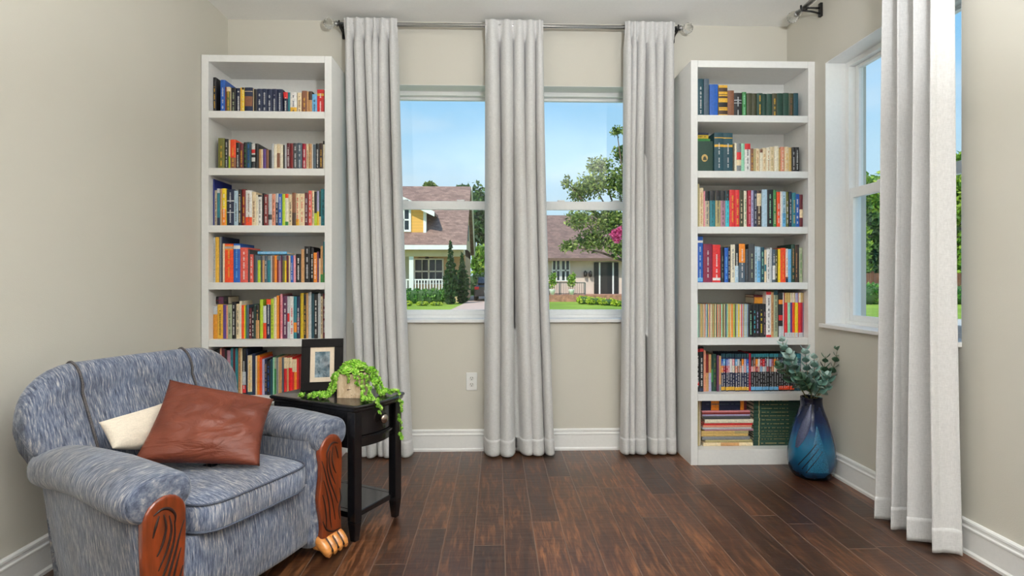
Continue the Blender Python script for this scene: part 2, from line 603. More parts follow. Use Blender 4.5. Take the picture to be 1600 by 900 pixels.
def curtain(name, label, P, a_top, a_bot, nf, seed, amp=0.036, ztop=2.715, zbot=0.014, outs=0.0, group=None, wob=1.0):
    """P(u, d, z): along the wall, distance in front of the rod line, height. a_top/a_bot: (u0, u1)"""
    rnd = random.Random(seed)
    ph = [rnd.uniform(-0.5, 0.5) for _ in range(nf + 3)]
    am = [rnd.uniform(0.75, 1.2) for _ in range(nf + 3)]
    wd = [rnd.uniform(0.6, 1.5) for _ in range(nf)]
    tot = sum(wd)
    edges = [sum(wd[:i]) / tot for i in range(nf + 1)]

    def pos(s, z):
        t = max(0.0, min(1.0, (ztop - z) / (ztop - zbot)))
        i = 0
        while i < nf - 1 and s > edges[i + 1]:
            i += 1
        q = (s - edges[i]) / (edges[i + 1] - edges[i])
        drift = 0.018 * wob * sin(2.1 * t + 6 * ph[i] + s * 5.0) * min(1, 3 * t) * (1 - (2 * s - 1) ** 2)
        u0 = a_top[0] + (a_bot[0] - a_top[0]) * t ** 1.4
        u1 = a_top[1] + (a_bot[1] - a_top[1]) * t ** 1.4
        g = ss01((t - 0.012) / 0.05)
        A = amp * am[i] * (0.30 + 0.70 * g) * (1.0 + 0.3 * t)
        if 0.024 < t < 0.052:
            A *= 0.8
        c = -cos(2 * pi * q)
        lobe = abs(c) ** 0.85 * (1 if c > 0 else -1)
        d = -A * lobe - outs * t + 0.010 * sin(3.0 * t + 9 * ph[i]) * t * g
        d -= (1 - g) * 0.019
        u = u0 + (u1 - u0) * s + drift - 0.30 * A * sin(2 * pi * q) * g
        return P(u, d, z)
    NS, NZ = nf * 24, 64
    zs = [ztop - (ztop - zbot) * (i / NZ) ** 1.0 for i in range(1, NZ + 1)]
    zs = sorted(set(zs + [2.706, 2.70, 2.69, 2.66, 2.645, 2.63, 2.61, 2.59]), reverse=True)
    root = thing(name, label, 'curtain', P((a_bot[0] + a_bot[1]) / 2, 0, 0), 0, group)
    org = root.location

    def rel(p):
        return (p[0] - org[0], p[1] - org[1], p[2] - org[2])
    m = MB()
    pocket = []
    for z, dd in ((2.648, 0.020), (2.68, 0.0215), (2.702, 0.018), (2.712, 0.008), (2.714, -0.004)):
        pocket.append([rel(P(a_top[0] + (a_top[1] - a_top[0]) * j / NS, dd, z)) for j in range(NS + 1)])
    m.grid(pocket + [[rel(pos(j / NS, z)) for j in range(NS + 1)] for z in zs], smooth=True)
    m.build('panel', M['curtain'], root, solid=0.0025)
    h = MB()
    hz = [zbot + 0.094 - (0.098) * i / 6 for i in range(7)]
    rows = []
    for z in hz:
        row = []
        for j in range(NS + 1):
            p = Vector(pos(j / NS, z))
            p0, p1 = Vector(pos(max(0, (j - 1) / NS), z)), Vector(pos(min(1, (j + 1) / NS), z))
            tg = (p1 - p0).normalized()
            row.append(rel(p))
        rows.append(row)
    h.grid(rows, smooth=True)
    h.build('hem', M['curtain'], root, solid=0.0062)
    return root


ROD_Y, ROD_Z, ROD_X = Y_WALL - 0.105, 2.68, X_RIGHT - 0.105
PB = lambda u, d, z: (u, ROD_Y - 0.004 + d, z)
PR = lambda u, d, z: (ROD_X + d, u, z)
CG = 'pale grey floor length curtains'


def xr(u, y=ROD_Y - 0.02):
    return X(u, y)


curtain('curtain', 'pale grey curtain panel hanging behind the black side table', PB, (xr(537), xr(620)), (xr(561), xr(643)), 6, 3, 0.036, group=CG)
curtain('curtain', 'pale grey curtain panel hanging between the two back windows', PB, (xr(758), xr(849)), (xr(756), xr(866)), 5, 11, 0.042, group=CG)
curtain('curtain', 'pale grey curtain panel hanging against the bookcase beside the vase', PB, (xr(977), xr(1055)), (xr(973), xr(1058)), 6, 23, 0.034, group=CG)
curtain('curtain', 'pale grey curtain panel at the side window, nearest to the viewer', PR, (2.515, 2.172), (2.55, 2.14), 4, 35, 0.042, group=CG, outs=0.004, wob=0.7)


def rod(label, P, a, b, brackets, ends):
    """P(u, d, z) with d towards the wall"""
    r = thing('curtain_rod', label, 'curtain rod', P(a, 0, ROD_Z))
    o = r.location
    R = lambda p: (p[0] - o[0], p[1] - o[1], p[2] - o[2])
    MB().tube([R(P(a, 0, ROD_Z)), R(P(b, 0, ROD_Z))], 0.0125, 16).build('rod', M['nickel'], r)
    sg = 1 if b > a else -1
    for e in ends:
        s = -sg if e == a else sg
        f = MB()
        c = P(e + s * 0.048, 0, ROD_Z)
        f.ball(R(c), 0.034, 12, 8, smooth=False)
        fo = f.build('finial', M['crystal'], r)
        k = MB()
        k.tube([R(P(e - s * 0.004, 0, ROD_Z)), R(P(e + s * 0.004, 0, ROD_Z)), R(P(e + s * 0.010, 0, ROD_Z)), R(P(e + s * 0.0145, 0, ROD_Z))], [0.016, 0.018, 0.011, 0.015], 14)
        k.build('neck', M['nickel'], fo)
    for u in brackets:
        k = MB()
        hook = []
        for i in range(9):
            a2 = pi + pi * i / 8
            hook.append(R(P(u, 0.0185 * cos(a2), ROD_Z + 0.0185 * sin(a2))))
        hook = [R(P(u, -0.0185, ROD_Z + 0.012))] + hook
        k.tube(hook, 0.0055, 8)
        k.tube([R(P(u, 0.017, ROD_Z - 0.002)), R(P(u, 0.094, ROD_Z - 0.002))], 0.0055, 8)
        k.tube([R(P(u, 0.0, ROD_Z - 0.0185)), R(P(u, 0.04, ROD_Z - 0.022)), R(P(u, 0.094, ROD_Z - 0.034))], 0.0055, 8)
        p0, p1 = R(P(u - 0.011, 0.090, ROD_Z - 0.052)), R(P(u + 0.011, 0.1045, ROD_Z + 0.026))
        k.box(tuple(min(i, j) for i, j in zip(p0, p1)), tuple(max(i, j) for i, j in zip(p0, p1)))
        k.build('bracket', M['iron'], r)
    return r


rod('nickel curtain rod with crystal ball ends above the two back windows', lambda u, d, z: (u, ROD_Y + d, z), -0.985, 1.16, (-0.966, 1.142), (-0.985, 1.16))
rod('nickel curtain rod with crystal ball end running along the side wall', lambda u, d, z: (ROD_X + d, u, z), 3.262, 1.55, (3.19, 1.66), (3.262, 1.55))

# ------------------------------------------------------------------ outlet
ox, oz = X(737, Y_WALL), Z(596, X(737, Y_WALL), Y_WALL)
ot = thing('wall_outlet', 'white double wall outlet above the skirting under the back window', 'outlet', (ox, Y_WALL, oz))
MB().box((-0.035, -0.006, -0.0575), (0.035, -0.0003, 0.0575)).build('cover_plate', M['white'], ot, bevel=0.003)
for dz in (0.02, -0.02):
    rc = MB()
    rc.prism([(0.0165 * cos(i * pi / 10), 0.014 * sin(i * pi / 10)) for i in range(20)], 0, 0.0025, Matrix.Translation((0, -0.0058, dz)) @ Matrix.Rotation(pi / 2, 4, 'X'))
    ro = rc.build('receptacle', plain('outlet_plastic', (226, 226, 222), 0.4, 0.01), ot)
    sl = MB()
    for sx in (-0.0065, 0.0065):
        sl.box((sx - 0.0012, -0.0088, dz + 0.001), (sx + 0.0012, -0.0082, dz + 0.009))
    sl.box((-0.0024, -0.0088, dz - 0.009), (0.0024, -0.0082, dz - 0.0042))
    sl.build('slot', M['iron'], ro)


# ------------------------------------------------------------------ bookcases
SHZ = [0.09 + 0.33 * i for i in range(7)]          # tops of the bottom board and the six shelves


def bookcase(label, x0, name='bookcase'):
    r = thing(name, label, 'bookcase', (x0, BC_F, 0), 0, 'tall white bookcases')
    D = BC_B - BC_F
    t = 0.041
    for a in (0, BC_W - t):
        MB().box((a, 0, 0), (a + t, D, BC_H)).build('side_panel', M['case'], r, bevel=0.002)
    e = 0.0008
    MB().box((t + e, 0, BC_H - 0.04), (BC_W - t - e, D, BC_H)).build('top_panel', M['case'], r, bevel=0.002)
    MB().box((t + e, 0.279, 0.0), (BC_W - t - e, D, BC_H - 0.041)).build('back_panel', M['case'], r)
    pl = MB().box((t + e, 0, 0.0), (BC_W - t - e, 0.278, SHZ[0])).build('plinth', M['case'], r, bevel=0.002)
    for z in SHZ[1:]:
        MB().box((t + e, 0.001, z - 0.041), (BC_W - t - e, 0.278, z)).build('shelf', M['case'], r, bevel=0.002)
    return r


bookcase('tall white bookcase standing behind the blue armchair', LX0)
bookcase('tall white bookcase standing beside the blue glass vase', RX1 - BC_W)
# ------------------------------------------------------------------ armchair (front faces local -y)
CH_ROT = radians(65)
CH_O = (-1.1297, 2.0889, 0)
ch = thing('armchair', 'blue grey upholstered armchair with carved wooden arm fronts', 'armchair', CH_O, CH_ROT)


def ss(t):
    t = max(0.0, min(1.0, t))
    return t * t * (3 - 2 * t)


# seat base with bowed front
b = MB()
rows = []
for i in range(15):
    z = 0.075 + (0.305 - 0.075) * i / 14
    e = 1 - max(0, (i - 11) / 3) ** 2 * 0.06
    row = []
    for j in range(25):
        s = -1 + 2 * j / 24
        row.append((0.27 * s, -0.318 - 0.022 * (1 - s * s) * e - 0.012 * sin(pi * i / 14), z))
    for j in range(25):
        s = 1 - 2 * j / 24
        row.append((0.27 * s, 0.27, z))
    rows.append(row)
b.grid(rows, close_u=True)
n = len(rows[0])
b.add(rows[0], [tuple(range(n))[::-1]])
b.add(rows[-1], [tuple(range(n))])
b.build('seat_base', M['fab'], ch, weld=True)
MB().box((-0.36, -0.27, 0.035), (0.36, 0.24, 0.0755)).build('under_frame', M['black_wood'], ch)


def arm_shape(sg):
    """roll top and outer side of one arm"""
    m = MB()
    rows = []
    ys = [-0.355, -0.352, -0.345, -0.33, -0.30, -0.22, -0.12, 0.0, 0.10, 0.18, 0.225, 0.245, 0.25]
    for y in ys:
        f = 1.0
        if y < -0.33:
            f = 0.80 + 0.20 * sqrt(max(0, 1 - ((-0.33 - y) / 0.0252) ** 2))
        if y > 0.18:
            f = 0.62 + 0.38 * sqrt(max(0, 1 - ((y - 0.18) / 0.0702) ** 2))
        rr_ = ss((y + 0.30) / 0.5)
        hw = (0.105 - 0.028 * rr_ - (0.008 if sg > 0 else 0)) * f
        cxa = 0.352 - 0.026 * rr_
        hz = 0.066 * f
        cz = 0.474 + 0.020 * ss((y + 0.36) / 0.25) - 0.012 * ss((y - 0.05) / 0.2)
        row = []
        for j in range(26):
            a = 2 * pi * j / 26
            ca, sa = cos(a), sin(a)
            row.append((sg * cxa + hw * math.copysign(abs(ca) ** 0.8, ca), y, cz + hz * math.copysign(abs(sa) ** 0.9, sa)))
        rows.append(row)
    m.grid(rows, close_u=True, flip=True)
    n = 26
    m.add(rows[0], [tuple(range(n))], True)
    m.add(rows[-1], [tuple(range(n))[::-1]], True)
    return m


def arm_side(sg):
    """the upright body of the arm, narrowing to the floor"""
    m = MB()
    rows = []
    for i in range(13):
        q = i / 12
        z = 0.055 + (0.47 - 0.055) * q
        xo = 0.368 + 0.060 * q ** 0.8
        xi = 0.246
        yf, yb = -0.338, 0.235 + 0.03 * q
        c, hx, cy, hy = (xo + xi) / 2, (xo - xi) / 2, (yf + yb) / 2, (yb - yf) / 2
        row = []
        for j in range(36):
            a = 2 * pi * j / 36
            ca, sa = cos(a), sin(a)
            px_, py_ = c + sg * hx * math.copysign(abs(ca) ** 0.32, ca), cy + hy * math.copysign(abs(sa) ** 0.13, sa)
            if px_ > c:
                px_ -= 0.070 * ss((py_ + 0.12) / 0.36)
            row.append((sg * px_, py_, z))
        rows.append(row)
    m.grid(rows, close_u=True)
    m.add(rows[0], [tuple(range(36))[::-1]])
    return m


def panel_edge(t):
    """half width and sideways shift of the carved board at height fraction t"""
    w = 0.0600 - 0.005 * sin(pi * t * 1.6) + 0.004 * (1 - t)
    return w


for sg in (-1, 1):
    arm_shape(sg).build('arm', M['fab_arm'], ch, weld=True)
    arm_side(sg).build('arm_side', M['fab_side'], ch, weld=True)
    # carved board on the arm front
    out = []
    zt, zb = 0.478, 0.055
    cx = sg * 0.343
    for i in range(13):
        t = i / 12
        out.append((cx + panel_edge(t), zb + (zt - 0.064 - zb) * t))
    for i in range(1, 12):
        a = pi * i / 12
        out.append((cx + panel_edge(1) * cos(a), zt - 0.064 + 0.064 * sin(a)))
    for i in range(12, -1, -1):
        t = i / 12
        lean = 0.010 * sin(pi * t * 3) if sg > 0 else 0.0
        out.append((cx - panel_edge(t) + lean, zb + (zt - 0.064 - zb) * t))
    pm = MB()
    pm.prism(out, 0.0, 0.026, Matrix.Translation((0, -0.336, 0)) @ Matrix.Rotation(pi / 2, 4, 'X'))
    board = pm.build('carved_arm_front', M['mahogany'], ch, bevel=0.008, seg=3)
    g = MB()
    yy = -0.3622
    mir = -sg

    def gr(pts, r=0.0040):
        P3 = [Vector((cx + mir * x, yy, z)) for x, z in pts]
        # smooth through the points
        q = []
        for i in range(len(P3) - 1):
            p0, p1, p2, p3 = P3[max(0, i - 1)], P3[i], P3[i + 1], P3[min(len(P3) - 1, i + 2)]
            for k in range(6):
                t = k / 6
                q.append(0.5 * ((2 * p1) + (p2 - p0) * t + (2 * p0 - 5 * p1 + 4 * p2 - p3) * t * t + (3 * p1 - p0 - 3 * p2 + p3) * t ** 3))
        q.append(P3[-1])
        nn = len(q)
        g.tube(q, [r * (0.35 + 0.65 * sin(pi * min(1, max(0, (i + 0.5) / nn)))) for i in range(nn)], 6)
    gr([(-0.036, 0.434), (-0.012, 0.444), (0.012, 0.436), (0.028, 0.412), (0.026, 0.385)], 0.0042)
    gr([(-0.020, 0.428), (-0.030, 0.402), (-0.038, 0.372)])
    gr([(-0.006, 0.426), (0.000, 0.385), (-0.012, 0.340), (-0.026, 0.315)])
    gr([(0.010, 0.418), (0.016, 0.375), (0.004, 0.325), (-0.022, 0.272)])
    gr([(0.026, 0.398), (0.026, 0.350), (0.010, 0.295), (-0.018, 0.230), (-0.036, 0.190)])
    gr([(0.056, 0.388), (0.040, 0.345), (0.024, 0.290), (0.004, 0.235), (-0.010, 0.180), (-0.020, 0.130)])
    gr([(0.046, 0.310), (0.030, 0.262), (0.016, 0.205), (0.010, 0.150), (0.002, 0.105)])
    gr([(0.052, 0.255), (0.040, 0.215), (0.032, 0.165), (0.030, 0.115)])
    gr([(-0.046, 0.250), (-0.052, 0.205), (-0.040, 0.165), (-0.048, 0.120)])
    gr([(0.050, 0.150), (0.030, 0.110), (-0.010, 0.088), (-0.050, 0.085)])
    g.build('carving', M['groove'], board)
    # paw foot
    p = MB()
    p.grid(rbox(0.064, 0.034, 0.032, 3.0, 20, 10, cx, -0.335, 0.056), close_u=True)
    for k in range(4):
        tx = cx - 0.048 + 0.032 * k
        rows = []
        for i in range(9):
            t = i / 8
            c = Vector((tx, -0.325 - 0.072 * t, 0.074 - 0.052 * t ** 1.5))
            r = 0.0185 * (0.85 + 0.3 * sin(pi * t)) * (1 if t < 0.95 else 0.6)
            rows.append([(c.x + r * cos(2 * pi * j / 10) * 0.92, c.y - r * sin(2 * pi * j / 10) * 0.4, max(0.0005, c.z + r * sin(2 * pi * j / 10))) for j in range(10)])
        p.grid(rows, close_u=True)
        p.add(rows[-1], [tuple(range(10))], True)
    foot = p.build('paw_foot', M['claw'], ch)
    tg = MB()
    for k in range(3):
        tx = cx - 0.032 + 0.032 * k
        tg.tube([(tx, -0.335 - 0.062 * i / 6, 0.0885 - 0.058 * (i / 6) ** 1.7) for i in range(7)], 0.0042, 6)
    tg.build('toe_groove', M['groove'], foot)
    MB().lathe([(0.016, 0.0), (0.022, 0.02), (0.024, 0.056)], 12, Matrix.Translation((sg * 0.29, 0.235, 0))).build('back_foot', M['black_wood'], ch)


# back, with a rolled top and rounded shoulders
def back_profile(x):
    ax = abs(x)
    x0, r = 0.235, 0.165
    e = 1.0 if ax < x0 else sqrt(max(0.0, 1 - ((ax - x0) / r) ** 2))
    top = 0.655 + 0.145 * e + 0.010 * (1 - (x / 0.40) ** 2)
    q = 0.36 + 0.64 * e ** 0.7
    loop = []

    def P(y, z):
        zz = 0.30 + (z - 0.30) * (top - 0.30) / 0.51 if z > 0.30 else z
        ym = 0.255
        loop.append((x, ym + (y - ym) * q, zz))
    curve = 0.030 * (x / 0.40) ** 2
    for i in range(14):
        t = i / 13
        z = 0.25 + 0.46 * t
        P(0.085 + 0.150 * t ** 1.1 - 0.014 * sin(pi * t) - curve, z)
    cy, cz, ry, rz = 0.288, 0.715, 0.056, 0.095
    for i in range(1, 14):
        a = pi - pi * i / 14
        P(cy + ry * cos(a) - 0.002 - curve * max(0, -cos(a)), cz + rz * sin(a))
    for i in range(8):
        t = i / 7
        P(0.343 - 0.035 * t, 0.71 - 0.63 * t)
    return [(p[0] * (1 - 0.27 * ss((0.60 - p[2]) / 0.28)), p[1], p[2]) for p in loop]


xs = [-0.3995, -0.397, -0.390, -0.377, -0.36, -0.335, -0.305, -0.27, -0.235, -0.18, -0.12, -0.06, 0.0]
xs = xs + [-v for v in xs[-2::-1]]
bk = MB()
rows = [back_profile(x) for x in xs]
# the three padded sections dip slightly at the two seams
rows = [[(p[0], p[1] + 0.006 * math.exp(-((p[0] - (-0.237 if p[0] < 0 else 0.175)) / 0.016) ** 2) * (1 if p[1] < 0.29 else -0.4), p[2]) for p in r] for r in rows]
n = len(rows[0])
bk.grid(rows, close_u=True, flip=True)
bk.add(rows[0], [tuple(range(n))], True)
bk.add(rows[-1], [tuple(range(n))[::-1]], True)
bk.build('back', M['fab'], ch, weld=True)
for sx in (-0.237, 0.175):
    pr = back_profile(sx)
    MB().tube([(sx + 0.06 * max(0.0, 0.80 - p[2]) * (1 if sx > 0 else 0.4), p[1] - 0.001, p[2] + 0.0035 * (i > 14)) for i, p in enumerate(pr[5:28])], 0.0044, 8).build('back_piping', M['pipe'], ch)

# seat cushion
cu = MB()
cu.grid(rbox(0.238, 0.262, 0.056, 6.0, 56, 16, 0, -0.118, 0.354, 0.022), close_u=True)
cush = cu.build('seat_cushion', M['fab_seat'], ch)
for zz, cr in ((0.397, 0.003), (0.314, 0.0)):
    lp = []
    for j in range(64):
        a = 2 * pi * j / 64
        f = 0.985
        lp.append((0.238 * f * math.copysign(abs(cos(a)) ** 0.333, cos(a)), -0.118 + 0.262 * f * math.copysign(abs(sin(a)) ** 0.333, sin(a)), zz + cr))
    MB().tube(lp + lp[:2], 0.0038, 8).build('cushion_piping', M['pipe_blue'], cush)


# ------------------------------------------------------------------ loose cushions
def leather():
    k = NT('brown_leather')
    v = k.coord('Object')
    a = k.noise(v, 5.0, 4, 0.6)
    w = k.noise(k.coord('Object', (1, 1, 3)), 7.0, 3, 0.55, 1.5)
    f = k.noise(v, 220, 2)
    c = k.ramp(a, [(0.3, rgb((92, 43, 29))), (0.7, rgb((120, 60, 41)))])
    h = k.math('ADD', k.math('MULTIPLY', w, 1.0), k.math('MULTIPLY', f, 0.05))
    k.bsdf(c, 0.46, k.bump(h, 0.45, 0.02), Specular_IOR_Level=0.35)
    return k.m


def cushion(o, c00, c10, c11, c01, thick, mat, wr=0.0, seed=0, N=40, pinch=0.07):
    """pillow over four corners (bottom left, bottom right, top right, top left)"""
    A, B, C, D = [Vector(c) for c in (c00, c10, c11, c01)]
    nrm = ((B - A).cross(D - A)).normalized()
    org = (A + B + C + D) / 4
    front, back = [], []
    for i in range(N + 1):
        rf, rb = [], []
        for j in range(N + 1):
            u, v = j / N, i / N
            uu, vv = 2 * u - 1, 2 * v - 1
            # edges bow inwards between the corners
            iu = 1 - pinch * (1 - vv * vv) * abs(uu) ** 2
            iv = 1 - pinch * (1 - uu * uu) * abs(vv) ** 2
            u2, v2 = (uu * iu + 1) / 2, (vv * iv + 1) / 2
            p = A * (1 - u2) * (1 - v2) + B * u2 * (1 - v2) + C * u2 * v2 + D * (1 - u2) * v2
            h = thick / 2 * ((1 - uu ** 2) * (1 - vv ** 2)) ** 0.42
            q = noise.noise(Vector((u * 2.2 + seed, v * 5.0, seed)))
            q2 = noise.noise(Vector((u * 6 + v * 3 + seed, v * 9 - u * 4, 4 + seed)))
            e = min(1, 6 * min(u, v, 1 - u, 1 - v))
            h2 = h + wr * e * (q * 1.0 + 0.5 * q2) * (0.6 + 0.8 * u) * (1.2 - 0.5 * v)
            rf.append(p + nrm * h2 - org)
            rb.append(p - nrm * h - org)
        front.append(rf)
        back.append(rb)
    m = MB()
    m.grid(front)
    m.grid(back, flip=True)
    me = m.build(o, mat, None, org, weld=True)
    return me


M['leather'] = leather()
cw = Matrix.Rotation(CH_ROT, 4, 'Z')
cw.translation = Vector(CH_O)
W = lambda x, y, z: cw @ Vector((x, y, z))
tag(cushion('cushion', W(-0.205, 0.010, 0.478), W(0.040, -0.305, 0.438), W(0.235, -0.165, 0.625), W(0.0, 0.110, 0.722), 0.125, M['leather'], 0.016, 3.3),
    'brown leather cushion propped up in the blue armchair', 'cushion', 'cushions on the armchair')
tag(cushion('cushion', W(-0.250, 0.035, 0.540), W(0.02, 0.065, 0.450), W(0.02, 0.130, 0.640), W(-0.258, 0.095, 0.622), 0.07, M['cream_cloth'], 0.004, 8.1),
    'cream cloth cushion tucked behind the brown leather one', 'cushion', 'cushions on the armchair')

# ------------------------------------------------------------------ black side table (bow front faces local -y)
TB = (-0.723, 2.578)
TROT = radians(62)
TZ = 0.575
tb = thing('side_table', 'black bow-front side table with one drawer beside the armchair', 'side table', (TB[0], TB[1], 0), TROT)


def top_outline(g, bow):
    hw, hd = 0.166 + g, 0.252 + g
    o = [(hw, hd), (-hw, hd)]
    o += [(-hw, -hd + 0.01)]
    for i in range(21):
        s = -1 + 2 * i / 20
        o.append((hw * 0.97 * s, -hd - bow * (1 - s * s)))
    o += [(hw, -hd + 0.01)]
    return o


tp = MB()
prof = [(-0.012, -0.030), (-0.006, -0.027), (-0.004, -0.020), (-0.004, -0.016), (0.0, -0.012), (0.001, -0.006), (-0.002, -0.001), (-0.007, 0.0)]
rows = [[(x, y, TZ + dz) for x, y in top_outline(g, 0.034)] for g, dz in prof]
tp.grid(rows, close_u=True, smooth=False)
n = len(rows[0])
tp.add(rows[-1], [tuple(range(n))])
tp.add(rows[0], [tuple(range(n))[::-1]])
tp.build('table_top', M['black_wood'], tb, weld=True)
LGX, LGY, LW = 0.134, 0.218, 0.021
for sx in (-1, 1):
    for sy in (-1, 1):
        l = MB()
        c = (sx * LGX, sy * LGY)
        for z0, z1, w0, w1 in ((0.0, 0.085, 0.013, LW), (0.085, TZ - 0.0305, LW, LW)):
            l.add([(c[0] + a * w0, c[1] + bb * w0, z0) for a, bb in ((-1, -1), (1, -1), (1, 1), (-1, 1))] + [(c[0] + a * w1, c[1] + bb * w1, z1) for a, bb in ((-1, -1), (1, -1), (1, 1), (-1, 1))],
                  [(3, 2, 1, 0), (4, 5, 6, 7), (0, 1, 5, 4), (1, 2, 6, 5), (2, 3, 7, 6), (3, 0, 4, 7)])
        l.build('leg', M['black_wood'], tb, bevel=0.003)
ZA = 0.392
for sx in (-1, 1):
    MB().box((sx * 0.146 - 0.008, -LGY + LW + 0.0006, ZA), (sx * 0.146 + 0.008, LGY - LW - 0.0006, TZ - 0.0305)).build('apron', M['black_wood'], tb)
MB().box((-LGX + LW + 0.0006, LGY - 0.008, ZA), (LGX - LW - 0.0006, LGY + 0.008, TZ - 0.0305)).build('apron', M['black_wood'], tb)


def bowed(m, hw, z0, z1, y, t, bow, nseg=14, proud=0.0):
    r0 = []
    for zz in (z0, z1):
        f = [(hw * (-1 + 2 * i / nseg), y - proud - bow * (1 - (-1 + 2 * i / nseg) ** 2), zz) for i in range(nseg + 1)]
        k = [(p[0], y + t, zz) for p in reversed(f)]
        r0.append(f + k)
    m.grid(r0, close_u=True, smooth=False)
    n = len(r0[0])
    m.add(r0[0], [tuple(range(n))[::-1]])
    m.add(r0[1], [tuple(range(n))])


hw = LGX - LW - 0.001
d = MB()
bowed(d, hw - 0.002, ZA + 0.042, TZ - 0.037, -LGY, 0.016, 0.026)
dr = d.build('drawer', M['black_wood'], tb, bevel=0.002, weld=True)
kn = MB()
kn.lathe([(0.008, 0.0), (0.008, 0.010), (0.012, 0.013), (0.021, 0.017), (0.0225, 0.023), (0.017, 0.030), (0.005, 0.033)], 16,
         Matrix.Translation((0, -LGY - 0.0255, (ZA + TZ) / 2 + 0.006)) @ Matrix.Rotation(pi / 2, 4, 'X'))
kn.build('knob', plain('aged_nickel_knob', (176, 160, 148), 0.25, 0.2, 60, Metallic=1.0), dr)
rl = MB()
bowed(rl, hw, ZA - 0.006, ZA + 0.026, -LGY, 0.018, 0.026)
bowed(rl, hw, ZA + 0.026, ZA + 0.034, -LGY, 0.018, 0.026, proud=0.010)
bowed(rl, hw, ZA + 0.034, ZA + 0.039, -LGY, 0.018, 0.026, proud=0.004)
rl.build('front_rail', M['black_wood'], tb)
sh = MB()
sh.box((-LGX + LW + 0.0006, -LGY - 0.004, 0.092), (LGX - LW - 0.0006, LGY + 0.004, 0.116)).box((-LGX - 0.006, -LGY + LW + 0.0006, 0.092), (-LGX + LW + 0.0006, LGY - LW - 0.0006, 0.116)).box((LGX - LW - 0.0006, -LGY + LW + 0.0006, 0.092), (LGX + 0.006, LGY - LW - 0.0006, 0.116))
sh.build('lower_shelf', M['black_wood'], tb, bevel=0.003)

# ------------------------------------------------------------------ picture frame on the table
fl, fr_ = Vector((-0.915, 2.632)), Vector((-0.728, 2.668))
dv = (fr_ - fl)
pf_rot = atan2(dv.y, dv.x)
FW, FH = 0.190, 0.243
TILT = radians(10)
pf = thing('picture_frame', 'black picture frame with cream mat leaning on its stand on the side table', 'picture frame', ((fl.x + fr_.x) / 2, (fl.y + fr_.y) / 2, TZ), pf_rot)
TM = Matrix.Rotation(-TILT, 4, 'X')
f = MB()
bw = 0.040
for a, bb in (((-FW / 2, 0, 0), (FW / 2, 0.014, bw)), ((-FW / 2, 0, FH - bw), (FW / 2, 0.014, FH)), ((-FW / 2, 0, bw), (-FW / 2 + bw, 0.014, FH - bw)), ((FW / 2 - bw, 0, bw), (FW / 2, 0.014, FH - bw))):
    f.box(a, bb, TM)
f.build('frame', plain('black_frame_paint', (20, 17, 16), 0.55, 0.1, 60, Specular_IOR_Level=0.15), pf, bevel=0.0015)
mt = MB()
iw = FW / 2 - bw
ih0, ih1 = bw, FH - bw
mw = 0.021
for a, bb in (((-iw, 0.006, ih0), (iw, 0.008, ih0 + mw)), ((-iw, 0.006, ih1 - mw), (iw, 0.008, ih1)), ((-iw, 0.006, ih0 + mw), (-iw + mw, 0.008, ih1 - mw)), ((iw - mw, 0.006, ih0 + mw), (iw, 0.008, ih1 - mw))):
    mt.box(a, bb, TM)
mt.build('mat', plain('cream_mat_board', (222, 204, 182), 0.8, 0.02, 90), pf)


def print_mat():
    k = NT('blue_grey_print')
    v = k.coord('Object', (1, 1, 1))
    a = k.noise(v, 26, 4, 0.6, 1.2)
    bsh = k.noise(k.coord('Object', (1, 1, 1), (0, 0.7, 0)), 14, 2, 0.5, 0.4)
    c = k.ramp(bsh, [(0.34, rgb((42, 58, 70))), (0.47, rgb((84, 112, 124))), (0.56, rgb((128, 150, 166))), (0.7, rgb((168, 178, 196)))])
    c2 = k.mix(0.4, c, k.ramp(a, [(0.35, rgb((70, 84, 92))), (0.62, rgb((196, 202, 206)))]))
    k.bsdf(c2, 0.6, None, Specular_IOR_Level=0.1)
    return k.m


MB().box((-iw + mw - 0.002, 0.0085, ih0 + mw - 0.002), (iw - mw + 0.002, 0.0095, ih1 - mw + 0.002), TM).build('print', print_mat(), pf)
bkb = MB()
bkb.box((-FW / 2 + 0.01, 0.0145, 0.01), (FW / 2 - 0.01, 0.017, FH - 0.01), TM)
bkb.build('backing_board', M['iron'], pf)
e0 = TM @ Vector((0, 0.018, 0.19))
es = MB()
es.add([(-0.03, e0.y, e0.z), (0.03, e0.y, e0.z), (0.03, e0.y + 0.085, 0.0005), (-0.03, e0.y + 0.085, 0.0005), (-0.03, e0.y + 0.004, e0.z), (0.03, e0.y + 0.004, e0.z), (0.03, e0.y + 0.089, 0.0005), (-0.03, e0.y + 0.089, 0.0005)],
       [(0, 1, 2, 3), (7, 6, 5, 4), (0, 4, 5, 1), (1, 5, 6, 2), (2, 6, 7, 3), (3, 7, 4, 0)])
es.build('easel_leg', M['iron'], pf)

# ------------------------------------------------------------------ trailing succulent in a birch block
PP = Vector((-0.640, 2.528))
PROT = radians(-3)
pl = thing('potted_plant', 'bright green trailing succulent in a birch wood cube on the side table', 'potted plant', (PP.x, PP.y, TZ), PROT)


def birch():
    k = NT('birch_bark')
    v = k.coord('Object', (1, 1, 0.35))
    a = k.noise(v, 60, 4, 0.6, 0.5)
    sp = k.noise(k.coord('Object', (1, 1, 2.6)), 42, 2, 0.5)
    c = k.ramp(a, [(0.3, rgb((176, 148, 116))), (0.7, rgb((216, 196, 166)))])
    c = k.mix(k.math('GREATER_THAN', sp, 0.68), c, rgb((70, 48, 34)))
    k.bsdf(c, 0.8, k.bump(a, 0.4, 0.004))
    return k.m


